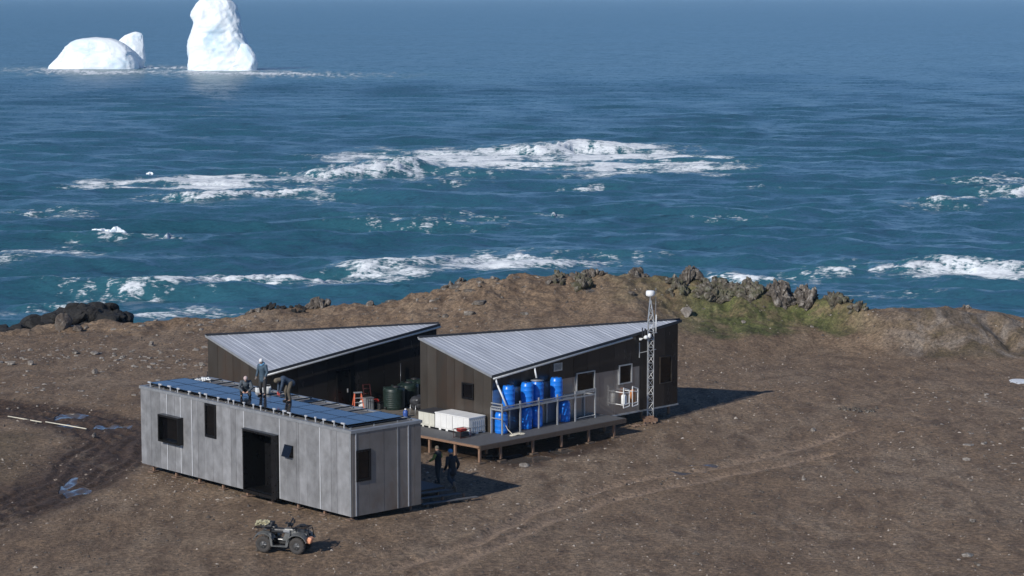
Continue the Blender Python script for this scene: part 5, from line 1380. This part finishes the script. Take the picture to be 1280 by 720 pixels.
# ------------------------------------------------------------------ people
def remeshed(name, m, material, parent, voxel, smooth=3, **props):
    o = m.build(name, M[material], parent, **props)
    r_ = o.modifiers.new('remesh', 'REMESH'); r_.mode = 'VOXEL'; r_.voxel_size = voxel; r_.use_smooth_shade = True
    s = o.modifiers.new('smooth', 'SMOOTH'); s.iterations = smooth; s.factor = .5
    return o
V = Vector
def lerp(a, b, t): return a + (b - a) * t
def person(loc, rz, label, P, mats, hat='beanie', vest=False, coat_len=.18, glove=None, hood=False):
    """P: joints in metres, x right, y forward, z up from the ground"""
    t = empty('person', loc, rz, label, 'person')
    J = {k_: V(v_) for k_, v_ in P.items()}
    pel, che, nek, hed = J['pelvis'], J['chest'], J['neck'], J['head']
    up = (hed - nek).normalized(); fwd = J['face'].normalized(); rgt = fwd.cross(up).normalized(); fwd = up.cross(rgt).normalized()
    rot = Matrix((rgt, fwd, up)).transposed()
    hc = hed
    b = MB()
    b.limb(pel, lerp(pel, che, .5), .135, .125); b.limb(lerp(pel, che, .5), che, .125, .15); b.limb(che, nek, .13, .065)
    b.limb(nek, lerp(nek, hc, .6), .058, .056)
    b.ball(hc, (.078, .098, .118), 3, rot); b.ball(hc + rot @ V((0, .03, -.06)), (.058, .068, .06), 2, rot)
    b.ball(hc + rot @ V((0, .105, -.012)), (.016, .024, .028), 2, rot)
    for s in (-1, 1): b.ball(hc + rot @ V((s * .08, -.005, -.005)), (.012, .022, .034), 2, rot)
    for s, c in ((1, 'R'), (-1, 'L')):
        sh, el, ha = J['sh' + c], J['el' + c], J['ha' + c]
        b.limb(che, sh, .11, .062); b.limb(sh, el, .056, .044); b.limb(el, ha, .043, .028)
        hp, kn, an = J['hip' + c], J['kn' + c], J['an' + c]
        b.limb(pel, hp, .12, .10); b.limb(hp, kn, .095, .062); b.limb(kn, lerp(kn, an, .35), .062, .06); b.limb(lerp(kn, an, .35), an, .06, .04)
        b.limb(an, an + J['toe' + c] * .17 + V((0, 0, -.05)), .042, .03)
        # the hand: palm, four curled fingers of unequal length, thumb from the side
        d = (ha - el).normalized(); side = d.cross(V((0, 0, 1)) if abs(d.z) < .9 else fwd).normalized()
        pn = side.cross(d).normalized(); pc = ha + d * .045
        R3 = Matrix((side, pn, d)).transposed()
        b.ball(pc, (.042, .020, .052), 2, R3)
        for i, (ln, off) in enumerate(((.068, -.030), (.078, -.010), (.074, .011), (.058, .030))):
            k0 = pc + side * off + d * .035; k1 = k0 + d * ln * .5 + pn * .010; k2 = k1 + d * ln * .3 + pn * .026
            b.limb(k0, k1, .0105, .0095); b.limb(k1, k2, .0095, .008)
        th0 = ha + side * -.030 + d * .02; th1 = th0 + side * -.025 + d * .028 + pn * .012
        b.limb(th0, th1, .013, .011); b.limb(th1, th1 + d * .026 + pn * .01, .011, .009)
    body = remeshed('body', b, 'skin', t, .0085, 2)
    for s in (-1, 1): m = MB(); m.ball(hc + rot @ V((s * .031, .088, .012)), (.012, .008, .009), 2, rot); m.build('eye', M['eye'], t)
    m = MB(); m.ball(hc + rot @ V((0, .092, -.052)), (.024, .008, .007), 2, rot); m.build('mouth', M['lips'], t)
    # trousers
    m = MB(); m.ball(pel, (.175, .14, .14), 3)
    for c in 'RL':
        hp, kn, an = J['hip' + c], J['kn' + c], J['an' + c]
        m.limb(pel, hp, .14, .118); m.limb(hp, kn, .112, .082); m.limb(kn, lerp(kn, an, .4), .08, .076); m.tube(lerp(kn, an, .4), lerp(kn, an, .93), .076, .062, 12)
    remeshed('trousers', m, mats['trousers'], t, .012, 3)
    for c in 'RL':
        an, toe = J['an' + c], J['toe' + c]; m = MB()
        m.limb(an + V((0, 0, .10)), an + V((0, 0, -.01)), .062, .060); m.limb(an + toe * -.03 + V((0, 0, -.045)), an + toe * .09 + V((0, 0, -.045)), .048, .05); m.limb(an + toe * .09 + V((0, 0, -.045)), an + toe * .175 + V((0, 0, -.055)), .05, .038)
        remeshed('boot', m, mats['boot'], t, .010, 2)
    # jacket
    m = MB(); low = lerp(pel, che, -.0) + (pel - che).normalized() * coat_len * .5
    m.limb(low, lerp(pel, che, .5), .165, .158); m.limb(lerp(pel, che, .5), che, .158, .175); m.limb(che, nek, .165, .085)
    vz = MB() if vest else m
    for c in 'RL':
        sh, el, ha = J['sh' + c], J['el' + c], J['ha' + c]
        m.limb(che, sh, .13, .085); vz.limb(sh, el, .078, .064); vz.limb(el, lerp(el, ha, .55), .064, .056); vz.tube(lerp(el, ha, .5), lerp(el, ha, .97), .056, .046, 12)
    remeshed('vest' if vest else 'jacket', m, mats['jacket'], t, .012, 3)
    if vest: remeshed('sleeves', vz, mats['sleeves'], t, .012, 2)
    if hood: m = MB(); m.ball(nek + rot @ V((0, -.05, .02)), (.13, .10, .08), 3, rot); m.ball(nek + rot @ V((0, .04, .0)), (.10, .09, .06), 3, rot); remeshed('hood', m, hood, t, .012, 2)
    if hat == 'beanie' :
        m = MB(); m.ball(hc + rot @ V((0, -.012, .035)), (.094, .108, .102), 3, rot); o = remeshed('hat', m, mats['hat'], t, .01, 1)
    elif hat == 'hood':
        m = MB(); m.ball(hc + rot @ V((0, -.03, .02)), (.105, .115, .125), 3, rot); m.limb(hc + rot @ V((0, -.03, -.05)), nek, .10, .10); remeshed('hat', m, mats['hat'], t, .01, 2)
    if glove:
        for c in 'RL':
            m = MB(); d = (J['ha' + c] - J['el' + c]).normalized(); pc = J['ha' + c] + d * .045
            m.limb(J['ha' + c], pc, .036, .044); sd_ = d.cross(V((0, 0, 1)) if abs(d.z) < .9 else fwd).normalized(); pn = sd_.cross(d).normalized()
            for ln, off in ((.068, -.030), (.078, -.010), (.074, .011), (.058, .030)):
                k0 = pc + sd_ * off + d * .035; k1 = k0 + d * ln * .5 + pn * .010; k2 = k1 + d * ln * .3 + pn * .026
                m.limb(k0, k1, .0135, .0125); m.limb(k1, k2, .0125, .011)
            th0 = J['ha' + c] + sd_ * -.030 + d * .02; m.limb(th0, th0 + sd_ * -.025 + d * .045 + pn * .015, .016, .014)
            remeshed('glove', m, glove, t, .008, 1)
    return t
SZ = RZ + .175
# standing, back half turned, looking down to the left
person(floc(2.05, 9.0, SZ), R(150), 'person in blue hooded coat and white hat standing on the roof panels', dict(
    pelvis=(0, 0, .93), chest=(0, .02, 1.28), neck=(0, .05, 1.46), head=(0, .11, 1.60), face=(0, 1, -.35), hipR=(.095, 0, .88), hipL=(-.095, 0, .88), knR=(.11, .04, .48), knL=(-.12, .02, .48), anR=(.12, -.02, .08), anL=(-.14, .03, .08),
    toeR=(.2, 1, 0), toeL=(-.2, 1, 0), shR=(.19, .02, 1.38), shL=(-.19, .02, 1.38), elR=(.27, .02, 1.10), elL=(-.27, .03, 1.10), haR=(.27, .13, .88), haL=(-.25, .16, .90)),
    dict(jacket='bluegrey', trousers='darktr', boot='bootdk', hat='whitehat'), hood='cyanhood', coat_len=.35, glove='glove')
# kneeling on one knee, leaning over the panel edge towards the camera
person(floc(1.35, 9.35, SZ), R(185), 'person in pale hat kneeling on the roof panels, arms reaching down', dict(
    pelvis=(0, -.08, .34), chest=(0, .12, .62), neck=(0, .22, .76), head=(0, .31, .86), face=(0, 1, -1.0), hipR=(.10, -.06, .32), hipL=(-.10, -.06, .32), knR=(.20, .32, .40), knL=(-.18, .26, .10), anR=(.20, .16, .08), anL=(-.17, -.20, .08),
    toeR=(.1, 1, 0), toeL=(0, 1, 0), shR=(.19, .15, .70), shL=(-.19, .15, .70), elR=(.30, .32, .46), elL=(-.30, .32, .46), haR=(.12, .50, .30), haL=(-.10, .50, .30)),
    dict(jacket='slate', trousers='darktr', boot='bootdk', hat='pinkhat'), glove='skin', hat='beanie')
# bending from the hips, hands at the panel
person(floc(1.95, 7.0, SZ), R(115), 'person bending low over the roof panels with red gloves at work', dict(
    pelvis=(0, -.12, .86), chest=(0, .20, 1.02), neck=(0, .37, 1.02), head=(0, .50, .97), face=(0, .35, -1), hipR=(.10, -.10, .82), hipL=(-.10, -.10, .82), knR=(.12, .06, .46), knL=(-.13, .02, .46), anR=(.14, -.02, .08), anL=(-.16, -.06, .08),
    toeR=(.15, 1, 0), toeL=(-.15, 1, 0), shR=(.19, .28, .98), shL=(-.19, .28, .98), elR=(.20, .36, .70), elL=(-.20, .36, .70), haR=(.12, .42, .44), haL=(-.12, .42, .42)),
    dict(jacket='navy', trousers='khaki', boot='bootdk', hat='tanhat'), hat='hood', glove='redglove')
# walking up to the steps, seen from behind
fx, fy, _ = floc(7.05, 1.6)
person((fx, fy, hz(fx, fy) + .16), R(35), 'person in sky blue hat and dark jacket striding up the wooden steps', dict(
    pelvis=(0, 0, .95), chest=(0, .06, 1.30), neck=(0, .10, 1.47), head=(0, .14, 1.61), face=(0, 1, -.15), hipR=(.095, 0, .90), hipL=(-.095, 0, .90), knR=(.10, .16, .52), knL=(-.11, .08, .54), anR=(.10, -.10, .10), anL=(-.11, -.30, .34),
    toeR=(0, 1, 0), toeL=(0, .8, -.6), shR=(.19, .06, 1.39), shL=(-.19, .06, 1.39), elR=(.27, -.06, 1.13), elL=(-.28, .0, 1.12), haR=(.27, .05, .90), haL=(-.28, .15, .90)),
    dict(jacket='charcoal', trousers='greytr', boot='boot', hat='bluehat'), coat_len=.3).scale = (1.1, 1.1, 1.12)
fx, fy, _ = floc(8.45, 4.2)
person((fx, fy, hz(fx, fy)), R(60), 'person in dark vest and olive green sleeves standing in front of the deck', dict(
    pelvis=(0, 0, .93), chest=(0, .02, 1.28), neck=(0, .03, 1.46), head=(0, .06, 1.60), face=(.2, 1, -.2), hipR=(.095, 0, .88), hipL=(-.095, 0, .88), knR=(.13, .08, .48), knL=(-.13, -.02, .48), anR=(.15, .08, .08), anL=(-.15, -.12, .08),
    toeR=(.1, 1, 0), toeL=(-.1, 1, 0), shR=(.19, .02, 1.38), shL=(-.19, .02, 1.38), elR=(.36, .05, 1.16), elL=(-.36, .05, 1.16), haR=(.42, .24, 1.02), haL=(-.44, .22, 1.05)),
    dict(jacket='charcoal', sleeves='olive', trousers='darktr', boot='bootdk', hat='tanhat'), vest=True, coat_len=.2)

# ------------------------------------------------------------------ haze over the sea
hb = MB().box(-45000, 45000, -8000, 45000, -9.5, 31.0).build('haze', None, None, kind='stuff')
hm = bpy.data.materials.new('haze_air'); hm.use_nodes = True; nt = hm.node_tree; nt.nodes.clear()
ou = nt.nodes.new('ShaderNodeOutputMaterial'); pv = nt.nodes.new('ShaderNodeVolumePrincipled')
pv.inputs['Color'].default_value = (0.55, 0.80, 1.0, 1); pv.inputs['Density'].default_value = HAZE; pv.inputs['Anisotropy'].default_value = 0.0
nt.links.new(pv.outputs[0], ou.inputs['Volume'])
hb.data.materials.append(hm)
